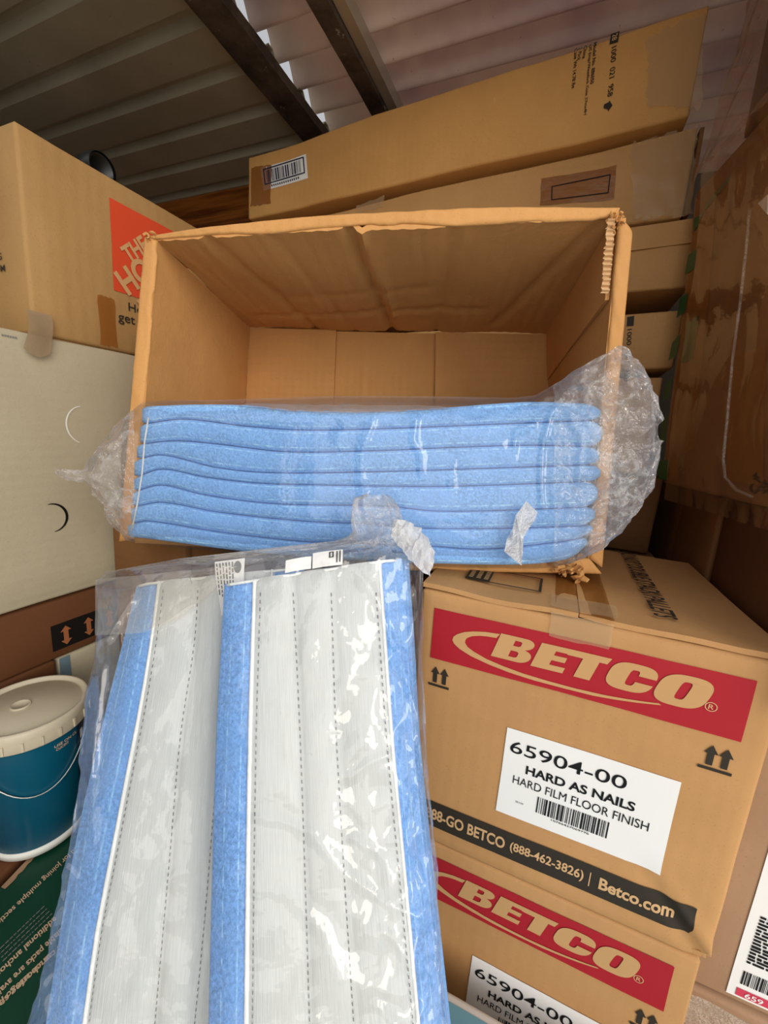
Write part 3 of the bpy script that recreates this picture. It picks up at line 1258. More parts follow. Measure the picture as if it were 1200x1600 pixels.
def redband(zt, label, seed, dx=0.0, top_detail=False):
    P = aabox(BXX + dx, BXX + dx + BW, BYY, BYY + BD, zt - BH, zt)
    D0 = field(seed, .0016, 4)
    dA = Vector((BXX + dx + BW - .085, 0, zt - BH + .115))
    dB = Vector((BXX + dx + BW - .004, 0, zt - BH + .018))

    def D(p):
        q = D0(p)
        if top_detail and p.y < BYY + .03:
            w_ = Vector((p.x, 0, p.z)) - dA
            d = dB - dA
            tt = max(0, min(1, w_.dot(d) / d.dot(d)))
            side_ = w_.x * d.z - w_.z * d.x
            dist = (w_ - d * tt).length * (1 if side_ > 0 else -1)
            q = q + Vector((0, (.3 + tt) * (.005 * math.exp(-((dist - .012) / .010) ** 2) - .005 * math.exp(-((dist + .004) / .007) ** 2)), 0))
        return q
    t = thing('floor_finish_carton', label, 'cardboard box', ((P[0] + P[2]) / 2), None)
    v, f = hexa_mesh(P, D, .006, .012) if top_detail else hexa_mesh(P, D, .006, .04)
    # crumple the front lower right corner: a diagonal dent
    F = hexa_faces(P, D)
    mk('body', v, f, KR_BETCO, t)
    fr_ = F['front']
    # top flaps with the seam between them
    tp = F['top']
    for k, (v0, v1) in enumerate(((0, BD), (0, BD))):
        u0, u1 = ((.001, BW * .4935), (BW * .4965, BW - .001))[k]
        slab('flap', tp, u0, .003, u1, BD - .0015 - .003 * k, .0075, KR_BETCO, t, .0005, n=(10, 10),
             curl=lambda a, b, k=k: .004 * (abs(a - .5) * 2) ** 2 * b * (1 if k else .6) + .0015 * math.sin(a * 9 + 3 * k) * b)
    # red band and logo
    bd = patch('red_band', fr_, (.0229, .0261, .4165, .1097), RED_INK, t, .0012, (30, 6))
    shapes('logo', fr_, logo_groups(), KR_PRINT, bd, .0022)
    ringo = [(.3797 + .0064 * math.cos(2 * math.pi * k / 28), .0732 + .0064 * math.sin(2 * math.pi * k / 28)) for k in range(28)]
    ringi = [(.3797 + .0054 * math.cos(2 * math.pi * k / 28), .0732 + .0054 * math.sin(2 * math.pi * k / 28)) for k in range(28)]
    shapes('registered_ring', fr_, [[ringo, ringi]], KR_PALE, bd, .0022)
    texts('registered_letter', fr_, [trect('R', .3770, .0700, .3825, .0764, .01)], KR_PALE, bd, .0022)
    shapes('up_arrows', fr_, up_arrows(.0238, .1225, .0564, .1568), BLACK_INK, t, .0014)
    shapes('up_arrows', fr_, up_arrows(.3815, .1240, .4162, .1592), BLACK_INK, t, .0014)
    # white label
    v_, f_ = curve_tris([[(x * 10, -y * 10) for x, y in rrect(.1493, .1885, .3696, .3366, .005)]])
    lab = patch('shipping_label', fr_, (.1493, .1885, .3696, .3366), LABEL, t, .0014, (16, 10))
    texts('label_text', fr_, [trect('65904-00', .1574, .2069, .3117, .2273, .004), trect('HARD AS NAILS', .1835, .2410, .3266, .2555, .028),
                              trect('HARD FILM FLOOR FINISH', .1675, .2640, .3463, .2778, 0), trect('10766427069776', .228, .3148, .279, .3180, .006), trect('25154', .1755, .3060, .187, .3090, .0)], DEEP_INK, lab, .0022)
    multi('barcode', fr_, bars_of(.2055, .2855, .3027, .3130, 5), DEEP_INK, lab, .0022)
    # contact strip
    st = patch('black_strip', fr_, (.0229, .3662, .4172, .4140), BLACK_INK, t, .0016, (80, 10))
    texts('strip_text', fr_, [trect('1-888-GO BETCO', .028, .3790, .1695, .4000, .026), trect('(888-462-3826)', .1775, .3800, .2825, .4005, .02),
                              trect('|', .2900, .3780, .2914, .4020, .004), trect('Betco.com', .3030, .3795, .3962, .3995, .030)], KR_PALE, st, .0022)
    if top_detail:
        tape = patch('packing_tape', tp, (.190, .02, .262, BD - .001), TAPE, t, .0105, (6, 14))
        patch('clear_tape', tp, [(.186, BD - .05), (.268, BD - .05), (.264, BD), (.184, BD)], TAPE_CLEAR, t, .013, (6, 6), .002, 3)
        # the same tape folded down over the front edge
        patch('clear_tape', fr_, (.186, -.006, .262, .030), TAPE_CLEAR, t, .0018, (6, 4), .0015, 4)
        # stencilled line on the right-hand flap, reading towards the front
        U = lambda x: x - BXX
        V = lambda y_: BYY + BD - y_
        texts('stencil_text', tp, [('DO NOT DOUBLE STACK PALLETS', (U(.1815), V(1.03) + .04), (-.003, .365), (-.0285, 0), .02, 0)], BLACK_INK, t, .0135)
        # small printed panel on the left-hand flap (frame and bars only)
        fx = [(U(-.105), V(.690)), (U(.007), V(.722)), (U(.005), V(.636)), (U(-.1085), V(.624))]
        blocks = []
        u0, u1, v0, v1 = U(-.1085), U(.0065), V(.70), V(.632)
        blocks += [(u0, v0, u1, v0 + .004), (u0, v1 - .004, u1, v1), (u1 - .004, v0, u1, v1), (u0, v0, u0 + .038, v1)]
        multi('printed_panel', tp, blocks, BLACK_INK, t, .0125)
        multi('panel_print', tp, [(u0 + .004 + .012 * k, v0 + .008 + .006 * j, u0 + .011 + .012 * k, v0 + .011 + .006 * j) for k in range(3) for j in range(9)], KR_PALE, t, .0135)
    return t, F


redband(-.2338, 'kraft carton with red logo band and white label, upper of the two', 21, 0, True)
redband(-.2338 - BH - .001, 'lower kraft carton with red logo band, its white label half hidden by the teal carton', 22, -.0059, False)

# ================================================================== BOXES CARRYING THE OPEN CARTON
t, F_ = carton('brown_carton', 'brown carton under the left end of the open carton beside the white carton', 'cardboard box', aabox(-.935, -.703, .615, 1.08, FLOOR + .002, -.258), KR_DARK, 31, .005)
t, F_ = carton('brown_carton', 'brown carton hidden mostly behind the bagged white pads, under the open carton', 'cardboard box', aabox(-.699, -.185, .625, 1.08, FLOOR + .002, -.258), KR_DARK, 32, .003)

# ================================================================== OPEN CARTON
nF = Vector((math.sin(math.radians(15.5)), -math.cos(math.radians(15.5)), 0))
lean = math.radians(4)
nF = (nF * math.cos(lean) + Vector((0, 0, 1)) * math.sin(lean)).normalized()
oF = Vector((-.31, .624, -.232))
bF = lambda px, py, h=0.0: onplane(px, py, oF + nF * h, nF)
DEPTH = .44
bk = lambda px, py: onplane(px, py, oF - nF * DEPTH, nF)
TH = .010
oc = thing('open_carton', 'large open kraft carton on its side holding the bag of blue pads', 'cardboard box', (-.31, .85, -.236))
# outer front corners and inner back corners
fTL, fTR, fBR, fBL = bF(226, 372), bF(990, 346), bF(941, 887), bF(186, 846)
kTL, kTR = bk(390, 512), bk(857, 522)
kBL = bk(377, 740); kBR = bk(862, 760)
kBL.z = max(kBL.z, -.225)
iTL, iTR, iBR, iBL = bF(246, 376), bF(966, 342), bF(920, 872), bF(210, 842)


def ridges(lst, amp, w_):
    def f_(u, v):
        s_ = 0
        for (u0, u1, v0, v1, a) in lst:
            # ridge line from (u0,v0) to (u1,v1)
            dx, dy = u1 - u0, v1 - v0
            L2 = dx * dx + dy * dy
            t_ = max(0, min(1, ((u - u0) * dx + (v - v0) * dy) / L2))
            dd = math.hypot(u - u0 - dx * t_, v - v0 - dy * t_)
            s_ += a * math.exp(-(dd / w_) ** 2)
        return s_ * amp + .0016 * math.sin(u * 210) * (.5 + .5 * noise.noise(Vector((u * 4, v * 4, 2))))
    return f_


def panel(name, a, b, c, d, ripple=None, n=(90, 40), jit=0.0, th=TH):
    """board between inner corners: a front-left, b front-right, c back-right, d back-left; thickness grows outward"""
    f_ = Face(d, c, a, b, None)
    return slab(name, f_, 0, 0, f_.w, f_.h, th, KR_CARTON, oc, 0, ripple, n), f_


# top panel (seen from below): inner side faces down
Wt = .8
rip = ridges([(.19, .10, 0, .44, 1), (.30, .22, 0, .44, .5), (.40, .36, .0, .44, 1.6), (.415, .385, .1, .44, -.8), (.52, .54, 0, .44, .8), (.66, .78, .05, .44, 1.1), (.05, .34, .08, .12, .7), (.34, .62, .12, .14, .8), (.16, .50, .20, .24, .4)], .0075, .010)
wob = lambda u, v: rip(u, v) + .006 * noise.noise(Vector((u * 5, v * 5, 0)))
panel('top_panel', iTL, iTR, kTR, kTL, wob)
flat = lambda u, v: .003 * noise.noise(Vector((u * 4, v * 4, 5)))
panel('bottom_panel', iBR, iBL, kBL, kBR, flat, (30, 20))
panel('left_panel', iBL, iTL, kTL, kBL, lambda u, v: .002 * noise.noise(Vector((u * 5, v * 5, 8))), (30, 30))
panel('right_panel', iTR, iBR, kBR, kTR, lambda u, v: .004 * noise.noise(Vector((u * 4, v * 4, 9))), (30, 30))
# back: two inner flaps and the middle strip
fb = Face(kTL, kTR, kBL, kBR, None)
wB = fb.w
fbk = lambda px: (px - 390) / (857 - 390) * wB
flut = lambda u, v: .0006 * math.sin(v * 300)
slab('back_flap', fb, 0, 0, fbk(533), fb.h, TH, KR_CARTON, oc, -.012, flut, (12, 60))
slab('back_flap', fb, fbk(690), 0, wB, fb.h, TH, KR_CARTON, oc, -.014, flut, (12, 60))
slab('back_panel', fb, fbk(525), 0, fbk(694), fb.h, TH, KR_CARTON, oc, -.026,
     lambda u, v: .002 * math.exp(-((u - fbk(577)) / .005) ** 2) + .002 * math.exp(-((u - fbk(640)) / .005) ** 2), (50, 8))
# inner liner board seen along the right-hand wall
# folded-back rim: outer flaps bent away around the opening
def rim(name, a, b, oa, ob, wid, back, seed, wave=.0015):
    """a..b inner front edge, oa..ob outer front edge; a rounded lip then a flap going back along the outside"""
    rnd = random.Random(seed)
    rings = []
    N = 60
    nin = -nF
    for k in range(N + 1):
        t_ = k / N
        if isinstance(a, list):
            x_ = a[0][0] + (a[-1][0] - a[0][0]) * t_
            i_ = bF(x_, interp(a, x_))
            x_ = oa[0][0] + (oa[-1][0] - oa[0][0]) * t_
            o_ = bF(x_, interp(oa, x_))
        else:
            i_ = a.lerp(b, t_)
            o_ = oa.lerp(ob, t_)
        w_ = o_ - i_
        jj = wave * noise.noise(Vector((t_ * 9, seed, 0))) * 2 + wave * (2.4 if abs(noise.noise(Vector((t_ * 5, seed + 4, 0)))) > .32 else 0)
        prof_ = []
        for wq, hq in ((0, 0), (.06, .0022), (.16, .0034), (.32, .0038), (.5, .0036), (.68, .0040), (.84, .0034), (.94, .0022), (1, 0)):
            prof_.append(i_ + w_ * wq + nF * (hq + .0016 * noise.noise(Vector((t_ * 26, wq * 2, seed)))) - w_.normalized() * jj * (1 - wq))
        prof_.append(o_ + nin * back * .5)
        prof_.append(o_ + nin * back)
        wn = w_.normalized() * .007
        prof_.append(o_ + nin * back - wn)
        prof_.append(o_ + nin * back * .5 - wn)
        prof_.append(i_ + w_ * .5 + nin * .004)
        prof_.append(i_ + w_ * .12 + nin * .006)
        rings.append(prof_)
    return loft(name, rings, KR_CARTON, oc)


rim('folded_flap', [(247, 375), (338, 366), (400, 367), (492, 358), (620, 350), (714, 354), (833, 347), (962, 341)], None, [(226, 371), (327, 355), (492, 338), (620, 331), (772, 324), (968, 325)], None, .02, .11, 1, .0012)
rim('folded_flap', iTR + (iTR - iBR) * .01, iBR, fTR + (fBR - fTR) * .035, fBR, .02, .10, 2)
rim('folded_flap', iBR, bF(560, 866), fBR + (fBR - fTR) * .02, bF(560, 890), .02, .05, 3, .0015)
rim('folded_flap', iBL, iTL, fBL, fTL, .02, .10, 4, .001)
shred('torn_corner', bF(887, 886, .004), (.024, .014, .012), KR_CARTON, oc, 26, 3)
shred('torn_corner', bF(962, 350, .002), (.010, .010, .010), KR_CARTON, oc, 12, 5)
shred('torn_corner', bF(236, 368, .002), (.012, .006, .006), KR_CARTON, oc, 12, 6)
# liner peeling at the right-hand wall: exposed flutes
fr2 = Face(kTR, iTR, kTR.lerp(kBR, .3), iTR.lerp(iBR, .22), None)
slab('liner_board', fr2, fr2.w * .02, .0, fr2.w * .985, fr2.h * .98, .006, KR_CARTON, oc, .001, None, (20, 6))
rnd = random.Random(12)
vs, fs = [], []
for k in range(60):
    p = iTR.lerp(iBR, .005 + .20 * k / 59) + RIGHT * -.012
    w0, w1 = -.0045 - rnd.uniform(0, .003), .0045 + rnd.uniform(0, .003)
    d_ = .004 + .0016 * (1 if k % 4 < 2 else -1)
    vs += [p + RIGHT * w0 + nF * (d_ + rnd.uniform(-.001, .001)), p + RIGHT * w1 + nF * (d_ + rnd.uniform(-.001, .001))]
for k in range(59):
    fs.append((2 * k, 2 * k + 1, 2 * k + 3, 2 * k + 2))
mk('exposed_flutes', vs, fs, KR_PALE, oc, smooth=False)

# ================================================================== BLUE PADS IN THEIR BAG
HB = .060
seams = [
    [(225, 635), (300, 632), (383, 633), (470, 641), (600, 642), (690, 637), (820, 628), (907, 630), (935, 634)],
    [(223, 663), (288, 655), (383, 666), (470, 672), (600, 670), (777, 663), (928, 657)],
    [(221, 694), (275, 689), (340, 694), (448, 706), (600, 704), (690, 700), (820, 696), (935, 698)],
    [(214, 718), (253, 711), (340, 731), (427, 739), (600, 737), (733, 733), (935, 726)],
    [(212, 746), (253, 733), (318, 745), (405, 755), (513, 758), (690, 760), (930, 752)],
    [(210, 768), (253, 758), (318, 773), (427, 787), (600, 791), (690, 799), (906, 793), (928, 790)],
    [(209, 792), (253, 785), (340, 800), (470, 814), (552, 818), (690, 826), (906, 822), (925, 818)],
    [(208, 818), (232, 814), (340, 831), (470, 846), (548, 849), (668, 853), (755, 858), (885, 845), (918, 836)],
    [(200, 839), (232, 842), (383, 862), (500, 872), (600, 878), (690, 881), (820, 882), (885, 874), (915, 858)]]
ends = [(222, 938), (219, 940), (214, 936), (210, 938), (209, 934), (207, 930), (205, 926), (200, 917)]
ordn = ['topmost', 'second from the top', 'third from the top', 'fourth from the top', 'fourth from the bottom', 'third from the bottom', 'second from the bottom', 'bottom']
for k in range(8):
    up, lo = seams[k], seams[k + 1]
    x0, x1 = ends[k]
    rings = []
    N = 76
    for i in range(N + 1):
        t_ = i / N
        # denser near the ends
        px = x0 + (x1 - x0) * (t_ + .03 * math.sin(2 * math.pi * t_) * -1)
        ya, yb = interp(up, px), interp(lo, px)
        m_ = (ya + yb) / 2
        hh = (yb - ya) / 2 * .985
        # end rounding
        e0 = min(1, (px - x0) / 10)
        e1 = min(1, (x1 - px) / 26)
        sc0 = math.sqrt(max(.02, 1 - (1 - e0) ** 2)) * .3 + .7
        sc1 = math.sqrt(max(.02, 1 - (1 - e1) ** 2))
        sc = sc0 * (.30 + .70 * sc1)
        hback = -.24
        dip = .010 + .030 * (1 - sc1)
        ring = []
        for q in range(13):
            an = -math.pi / 2 + math.pi * q / 12
            hx = HB - dip + dip * math.cos(an) - .02 * (1 - sc)
            ring.append(bF(px, m_ + hh * math.sin(an) * sc, hx + .0015 * noise.noise(Vector((px * .03, k * 3, q)))))
        pu, pl = ring[-1].copy(), ring[0].copy()
        bv = -nF * (HB - hback)
        ring += [pu + bv * .35, pu + bv, (pu + pl) / 2 + bv * 1.02, pl + bv, pl + bv * .35]
        rings.append(ring)
    o = loft('mop_pad', rings, BLUE_P, None, uv=True)
    tag(o, 'blue terry mop pad, %s in the bag inside the open carton' % ordn[k], 'mop pad', 'blue mop pads in the open carton')

bag = thing('plastic_bag', 'clear plastic bag around the blue pads, flaring out of the open carton', 'plastic bag', bF(570, 885, .03))
st = [  # px, top, bottom, h front, h back
    (95, 733, 737, .062, .058), (104, 734, 746, .064, .055), (118, 736, 752, .066, .052), (130, 737, 751, .066, .050), (140, 735, 747, .066, .050),
    (150, 715, 764, .070, .035), (165, 694, 796, .074, .022), (185, 667, 824, .078, .012), (200, 648, 843, .080, -.05), (222, 629, 850, .076, -.16),
    (260, 626, 853, .072, -.24), (340, 625, 862, .072, -.25), (430, 622, 872, .073, -.25), (520, 619, 880, .073, -.25), (600, 619, 884, .073, -.25),
    (700, 620, 887, .074, -.25), (800, 622, 889, .075, -.25), (835, 618, 889, .076, -.22), (865, 602, 886, .078, -.10), (890, 586, 878, .080, -.02),
    (910, 574, 870, .082, .012), (935, 559, 852, .086, .016), (958, 546, 836, .088, .018), (975, 552, 815, .090, .020), (992, 572, 792, .088, .024),
    (1006, 594, 775, .084, .028), (1015, 604, 758, .078, .036), (1023, 636, 715, .070, .046), (1026, 655, 690, .064, .054)]


def section(stn, j, MN, seed, amp, plane, jag=0.0):
    px, yt, yb, hf, hb = stn
    ring = []
    for q in range(MN):
        an = 2 * math.pi * q / MN
        c_, s_ = math.cos(an), math.sin(an)
        e = .42
        v_ = math.copysign(abs(s_) ** e, s_)
        w_ = math.copysign(abs(c_) ** e, c_)
        ring.append((v_, w_))
    return ring


FOLDS1 = [[(862, 640), (848, 690), (842, 750), (848, 800)], [(650, 655), (646, 690), (668, 725), (715, 760)], [(803, 702), (806, 675), (832, 664)], [(835, 625), (890, 612), (940, 600), (985, 570)],
          [(940, 640), (975, 622), (1003, 600)], [(962, 552), (976, 600), (1004, 645)], [(925, 705), (985, 690), (1016, 660)], [(905, 870), (960, 828), (1008, 765)], [(885, 640), (905, 690), (900, 760), (880, 820)],
          [(842, 780), (880, 776), (900, 800)], [(950, 560), (955, 640), (990, 740)], [(930, 620), (965, 690), (1000, 720)], [(915, 800), (950, 760), (1010, 745)], [(590, 640), (560, 720), (575, 800)],
          [(150, 735), (180, 728), (206, 720)], [(148, 742), (176, 760), (200, 800)], [(160, 720), (185, 690), (205, 660)], [(170, 800), (190, 760), (196, 735)]]
FOLDS2 = [[(440, 1232), (505, 1252), (545, 1300), (590, 1342), (645, 1368)], [(503, 1465), (512, 1505), (540, 1536), (575, 1540), (605, 1528)], [(600, 1380), (632, 1425), (652, 1480)], [(252, 985), (285, 968), (330, 940)],
          [(556, 1182), (580, 1160), (606, 1150)], [(618, 1010), (645, 1100), (652, 1190)], [(640, 1205), (628, 1262), (652, 1330)], [(560, 1262), (600, 1290), (612, 1345)], [(575, 1560), (620, 1540), (660, 1470)],
          [(190, 1000), (215, 960), (240, 925)], [(560, 900), (590, 940), (610, 1000)], [(470, 1330), (520, 1380), (545, 1440)], [(590, 1480), (640, 1520), (655, 1590)], [(170, 1200), (176, 1120), (186, 1040)]]


def fold_h(folds, px, py, w_):
    s_ = 0.0
    for pl_ in folds:
        for (ax, ay), (bx_, by_) in zip(pl_, pl_[1:]):
            if px < min(ax, bx_) - 25 or px > max(ax, bx_) + 25 or py < min(ay, by_) - 25 or py > max(ay, by_) + 25:
                continue
            dx, dy = bx_ - ax, by_ - ay
            t_ = max(0, min(1, ((px - ax) * dx + (py - ay) * dy) / (dx * dx + dy * dy)))
            dd = math.hypot(px - ax - dx * t_, py - ay - dy * t_)
            s_ = max(s_, math.exp(-(dd / w_) ** 2))
    return s_


MN = 190
rings = []
# resample the stations finely
xs = []
for a, b in zip(st, st[1:]):
    k = max(2, int((b[0] - a[0]) / 3.2))
    for i in range(k):
        xs.append(a[0] + (b[0] - a[0]) * i / k)
xs.append(st[-1][0])
tabs = [[(s_[0], s_[i]) for s_ in st] for i in range(1, 5)]


def lin(tab, x):
    for a, b in zip(tab, tab[1:]):
        if a[0] <= x <= b[0]:
            return a[1] + (b[1] - a[1]) * (x - a[0]) / (b[0] - a[0])
    return tab[-1][1]


def rid(p):
    return 1 - abs(noise.noise(p)) * 2.2


for x in xs:
    yt, yb, hf, hb = [lin(tb, x) for tb in tabs]
    flare = max(0, min(1, (x - 850) / 70)) if x > 500 else max(0, min(1, (215 - x) / 40))
    ring = []
    for q in range(MN):
        an = 2 * math.pi * q / MN
        c_, s_ = math.cos(an), math.sin(an)
        e = .35 + .45 * flare
        v_ = math.copysign(abs(s_) ** e, s_)
        w_ = math.copysign(abs(c_) ** e, c_)
        m_, hh = (yt + yb) / 2, (yb - yt) / 2
        hm, hr = (hf + hb) / 2, (hf - hb) / 2
        py = m_ + hh * v_
        h_ = hm + hr * w_
        p = bF(x, py, h_)
        nz = Vector((x * .012, py * .016, w_ * 1.2))
        wr = rid(nz * 1.4) * .010 + rid(nz * 3.3 + Vector((5, 0, 0))) * .005
        p += nF * (wr * flare * (1 if w_ > 0 else -.4) + (1 - flare) * .0022 * rid(nz * 1.7) * (1 if w_ > 0 else 0))
        if w_ > 0:
            p += nF * .0055 * fold_h(FOLDS1, x, py, 4.5)
        p += (UP * noise.noise(nz * 2.7) + RIGHT * noise.noise(nz * 2.9 + Vector((9, 9, 0)))) * .007 * flare
        ring.append(p)
    rings.append(ring)
NM = len(xs)
ixl = max(i for i, x in enumerate(xs) if x <= 212)
ixr = min(i for i, x in enumerate(xs) if x >= 862)
loft('film_sleeve', rings[ixl:ixr + 1], FILM, bag, caps=False)
loft('gathered_end', rings[:ixl + 1], FILM_CRUMPLED, bag, caps=False)
loft('open_end', rings[ixr:], FILM_CRUMPLED, bag, caps=False)
rows_ = []
for k in range(60):
    x = 372 + 330 * k / 59
    e_ = math.sin(math.pi * k / 59) ** .5
    yt_ = interp(seams[0], x)
    rows_.append([bF(x, yt_ + 2 - 12 * f * e_ + 2.0 * noise.noise(Vector((k * .35, f * 3, 2))), .064 - .07 * f + .004 * noise.noise(Vector((k * .5, f * 4, 6)))) for f in (0, .15, .3, .45, .6, .8, 1)])
loft('bunched_film', rows_, film('milky_film', haze=.55, gloss=.2, bs=10, bstr=.4, crumple=.1, tint=(1, .96, .93), milk=.95), bag, closed=False)
# sky glare on the film, painted as a crumpled milky patch
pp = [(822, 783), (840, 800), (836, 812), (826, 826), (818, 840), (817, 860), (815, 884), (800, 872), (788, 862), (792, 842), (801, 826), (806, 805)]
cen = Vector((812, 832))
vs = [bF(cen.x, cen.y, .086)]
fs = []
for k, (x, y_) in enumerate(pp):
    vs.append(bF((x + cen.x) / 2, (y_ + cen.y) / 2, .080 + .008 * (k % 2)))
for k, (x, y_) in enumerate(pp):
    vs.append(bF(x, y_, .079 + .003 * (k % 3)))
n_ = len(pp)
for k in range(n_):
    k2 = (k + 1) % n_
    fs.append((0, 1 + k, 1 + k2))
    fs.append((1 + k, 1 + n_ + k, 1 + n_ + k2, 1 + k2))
mk('milky_film_glare', vs, fs, FILM_MILKY_GLARE, bag, smooth=False)
# highlight along the film edge, built in as a thin milky tube
for nm, pts_ in (('film_edge_highlight', [(232, 652, .082), (226, 690, .082), (222, 740, .082), (214, 790, .082), (206, 828, .082)]),):
    tube_path(nm, [bF(*q) for q in pts_], .0013, FILM_MILKY_GLARE, bag, 5)

# ================================================================== WHITE-BACKED PADS IN THE SECOND BAG
nB_c = Vector((0, .275, 1)).normalized()       # camera-style axes: right, down, forward


def gp(px, py, h=0.0):
    a, b = (px - 600) / FPX, (py - 800) / FPX
    zc = .6248 / (1 + .275 * b)
    q = Vector((a * zc, b * zc, zc)) - nB_c * h
    return RIGHT * q.x - UP * q.y + FWD * q.z


nB = (gp(500, 1200, 1) - gp(500, 1200, 0)).normalized()
LB = [dict(C0=[(905, 207), (985, 187), (1130, 150), (1350, 100), (1600, 58)], C1=[(905, 248), (985, 238), (1085, 222), (1200, 200), (1330, 175), (1450, 152), (1600, 131)],
           S1=[(905, 311), (1000, 305), (1150, 283), (1330, 267), (1600, 243)], S2=[(905, 364), (970, 360), (1200, 340), (1420, 322), (1600, 305)], C4=[(905, 428), (1600, 402)], C5=[(905, 460), (1600, 445)]),
      dict(C0=[(915, 376), (1150, 366), (1600, 359)], C1=[(915, 414), (1150, 409), (1600, 407)], S1=[(905, 470), (1150, 483), (1600, 500)], S2=[(895, 524), (1150, 534), (1600, 563)],
           C4=[(885, 596), (1000, 604), (1150, 615), (1330, 632), (1600, 657)], C5=[(885, 621), (1000, 629), (1150, 637), (1330, 655), (1600, 684)])]
ROWS = [0, .004, .012, .03, .06, .1, .15, .2, .26, .32, .38, .44, .5, .56, .62, .68, .74, .80, .86, .92, .97, .99, 1.0]


def cloth_pad(cols, y0, y1, skew, x_ref, htop, th, label, group, top=False, edge_h=None, jx=0.0, tagpart=False):
    """One flat mop pad: blue terry edges and underside, white stitched backing, piping."""
    def row(t_):
        y_ = y0 + (y1 - y0) * t_
        g = {}
        for k in ('C0', 'C1', 'S1', 'S2', 'C4', 'C5'):
            x = interp(cols[k], y_) + jx
            yy = y_ + skew * (x - x_ref)
            x = interp(cols[k], yy) + jx
            g[k] = (x, yy)
        return g

    def rowpt(g, k0, k1, f):
        a, b = g[k0], g[k1]
        return a[0] + (b[0] - a[0]) * f, a[1] + (b[1] - a[1]) * f
    eh = edge_h or (0, 0)
    base = gp(*rowpt(row(.95), 'S1', 'S2', .5), htop - th)
    root = thing('mop_pad', label, 'mop pad', base, group)
    wh, bl, br, und, pipe = [], [], [], [], []
    uvw = []
    for t_ in ROWS:
        g = row(t_)
        endf = min(1, t_ / .012, (1 - t_) / .012) if not (0 < t_ < 0) else 0
        endd = .004 * (1 - math.sqrt(max(0, endf)))
        wav = .0015 * noise.noise(Vector((t_ * 6, jx, htop * 9)))
        # white backing: three puffed channels
        r_ = []
        for (k0, k1) in (('C1', 'S1'), ('S1', 'S2'), ('S2', 'C4')):
            for q in range(8):
                f = q / 8
                h_ = htop + wav + .0085 * math.sin(math.pi * f) ** .55 - endd
                r_.append(gp(*rowpt(g, k0, k1, f), h_))
        r_.append(gp(*g['C4'], htop + wav - endd))
        wh.append(r_)
        # blue edge strips, rolled over the side
        def strip(k_in, k_out, drop):
            s_ = []
            for q in range(7):
                f = q / 6
                s_.append(gp(*rowpt(g, k_in, k_out, f * .97), htop + wav + .002 * math.sin(math.pi * f) - drop * f ** 2 - endd))
            o_ = rowpt(g, k_in, k_out, 1.0)
            for q in range(1, 6):
                an = math.pi * q / 6
                s_.append(gp(o_[0], o_[1], htop - drop - th / 2 + th / 2 * math.cos(an)) + (gp(*g[k_out], 0) - gp(*g[k_in], 0)).normalized() * (th / 2 * math.sin(an)))
            s_.append(gp(*rowpt(g, k_in, k_out, .97), htop - drop - th))
            return s_
        a_, b_ = strip('C1', 'C0', eh[0]), strip('C4', 'C5', eh[1])
        bl.append(a_)
        br.append(b_)
        und.append([a_[-1], gp(*g['C1'], htop - th), gp(*g['S2'], htop - th), gp(*g['C4'], htop - th), b_[-1]])
        pipe.append(g)
    loft('backing', wh, WHITE_CLOTH, root, closed=False, uv=True)
    loft('edge_strip', bl, BLUE_L, root, closed=False, uv=True)
    loft('edge_strip', br, BLUE_L, root, closed=False, uv=True)
    loft('terry_face', und, BLUE, root, closed=False)
    # top and bottom end closures
    for idx, nm in ((0, 'end_hem'), (-1, 'end_hem')):
        topl = bl[idx][6:0:-1] + wh[idx] + br[idx][1:7]
        botl = [p - nB * (th * .9) for p in topl]
        vs = topl + botl
        m_ = len(topl)
        fs = [(i, i + 1, m_ + i + 1, m_ + i) for i in range(m_ - 1)]
        mk(nm, vs, fs, WHITE_TRIM, root)
    if top:
        # piping beside the blue strip and serged end
        for k, kk, dx in (('C1', 'S1', 3), ('C4', 'S2', -3)):
            pts = [gp(g[k][0] + dx, g[k][1], htop + .002) for g in pipe]
            tube_path('binding', pts, .0028 if k == 'C1' else .0022, WHITE_TRIM, root, 6)
        g = pipe[0]
        pts = []
        seq = ['C0', 'C1', 'S1', 'S2', 'C4', 'C5']
        for a, b in zip(seq, seq[1:]):
            for f in (0, .2, .4, .6, .8):
                x_, y_ = rowpt(g, a, b, f)
                z_ = .0012 if (len(pts) % 2) else -.0004
                drop = eh[0] * (1 - f) ** 2 if a == 'C0' else (eh[1] * f ** 2 if a == 'C4' else 0)
                pts.append(gp(x_, y_ + 2.5, htop + .0012 + z_ - drop))
        tube_path('serged_edge', pts, .0022, WHITE_TRIM, root, 5)
        # stitch lines
        lines = [('C1', 13, 0), ('S1', 0, 1), ('S2', 0, 1), ('C4', -10, 0)]
        for k, dx, onseam in lines:
            vs, fs = [], []
            yy = y0 + 14
            while yy < min(y1, 1640):
                x_ = interp(cols[k], yy) + dx + jx
                ys = yy
                L = 5.0
                hh = htop + (.0020 if onseam else .0072)
                a = gp(x_ - .8, ys, hh); b = gp(x_ + .8, ys, hh)
                x2 = interp(cols[k], yy + L) + dx + jx
                c = gp(x2 + .8, ys + L, hh); d = gp(x2 - .8, ys + L, hh)
                i = len(vs)
                vs += [a, b, c, d]
                fs.append((i, i + 3, i + 2, i + 1))
                yy += 10.5
            mk('stitching', vs, fs, THREAD, root, smooth=False)
    return root, pipe


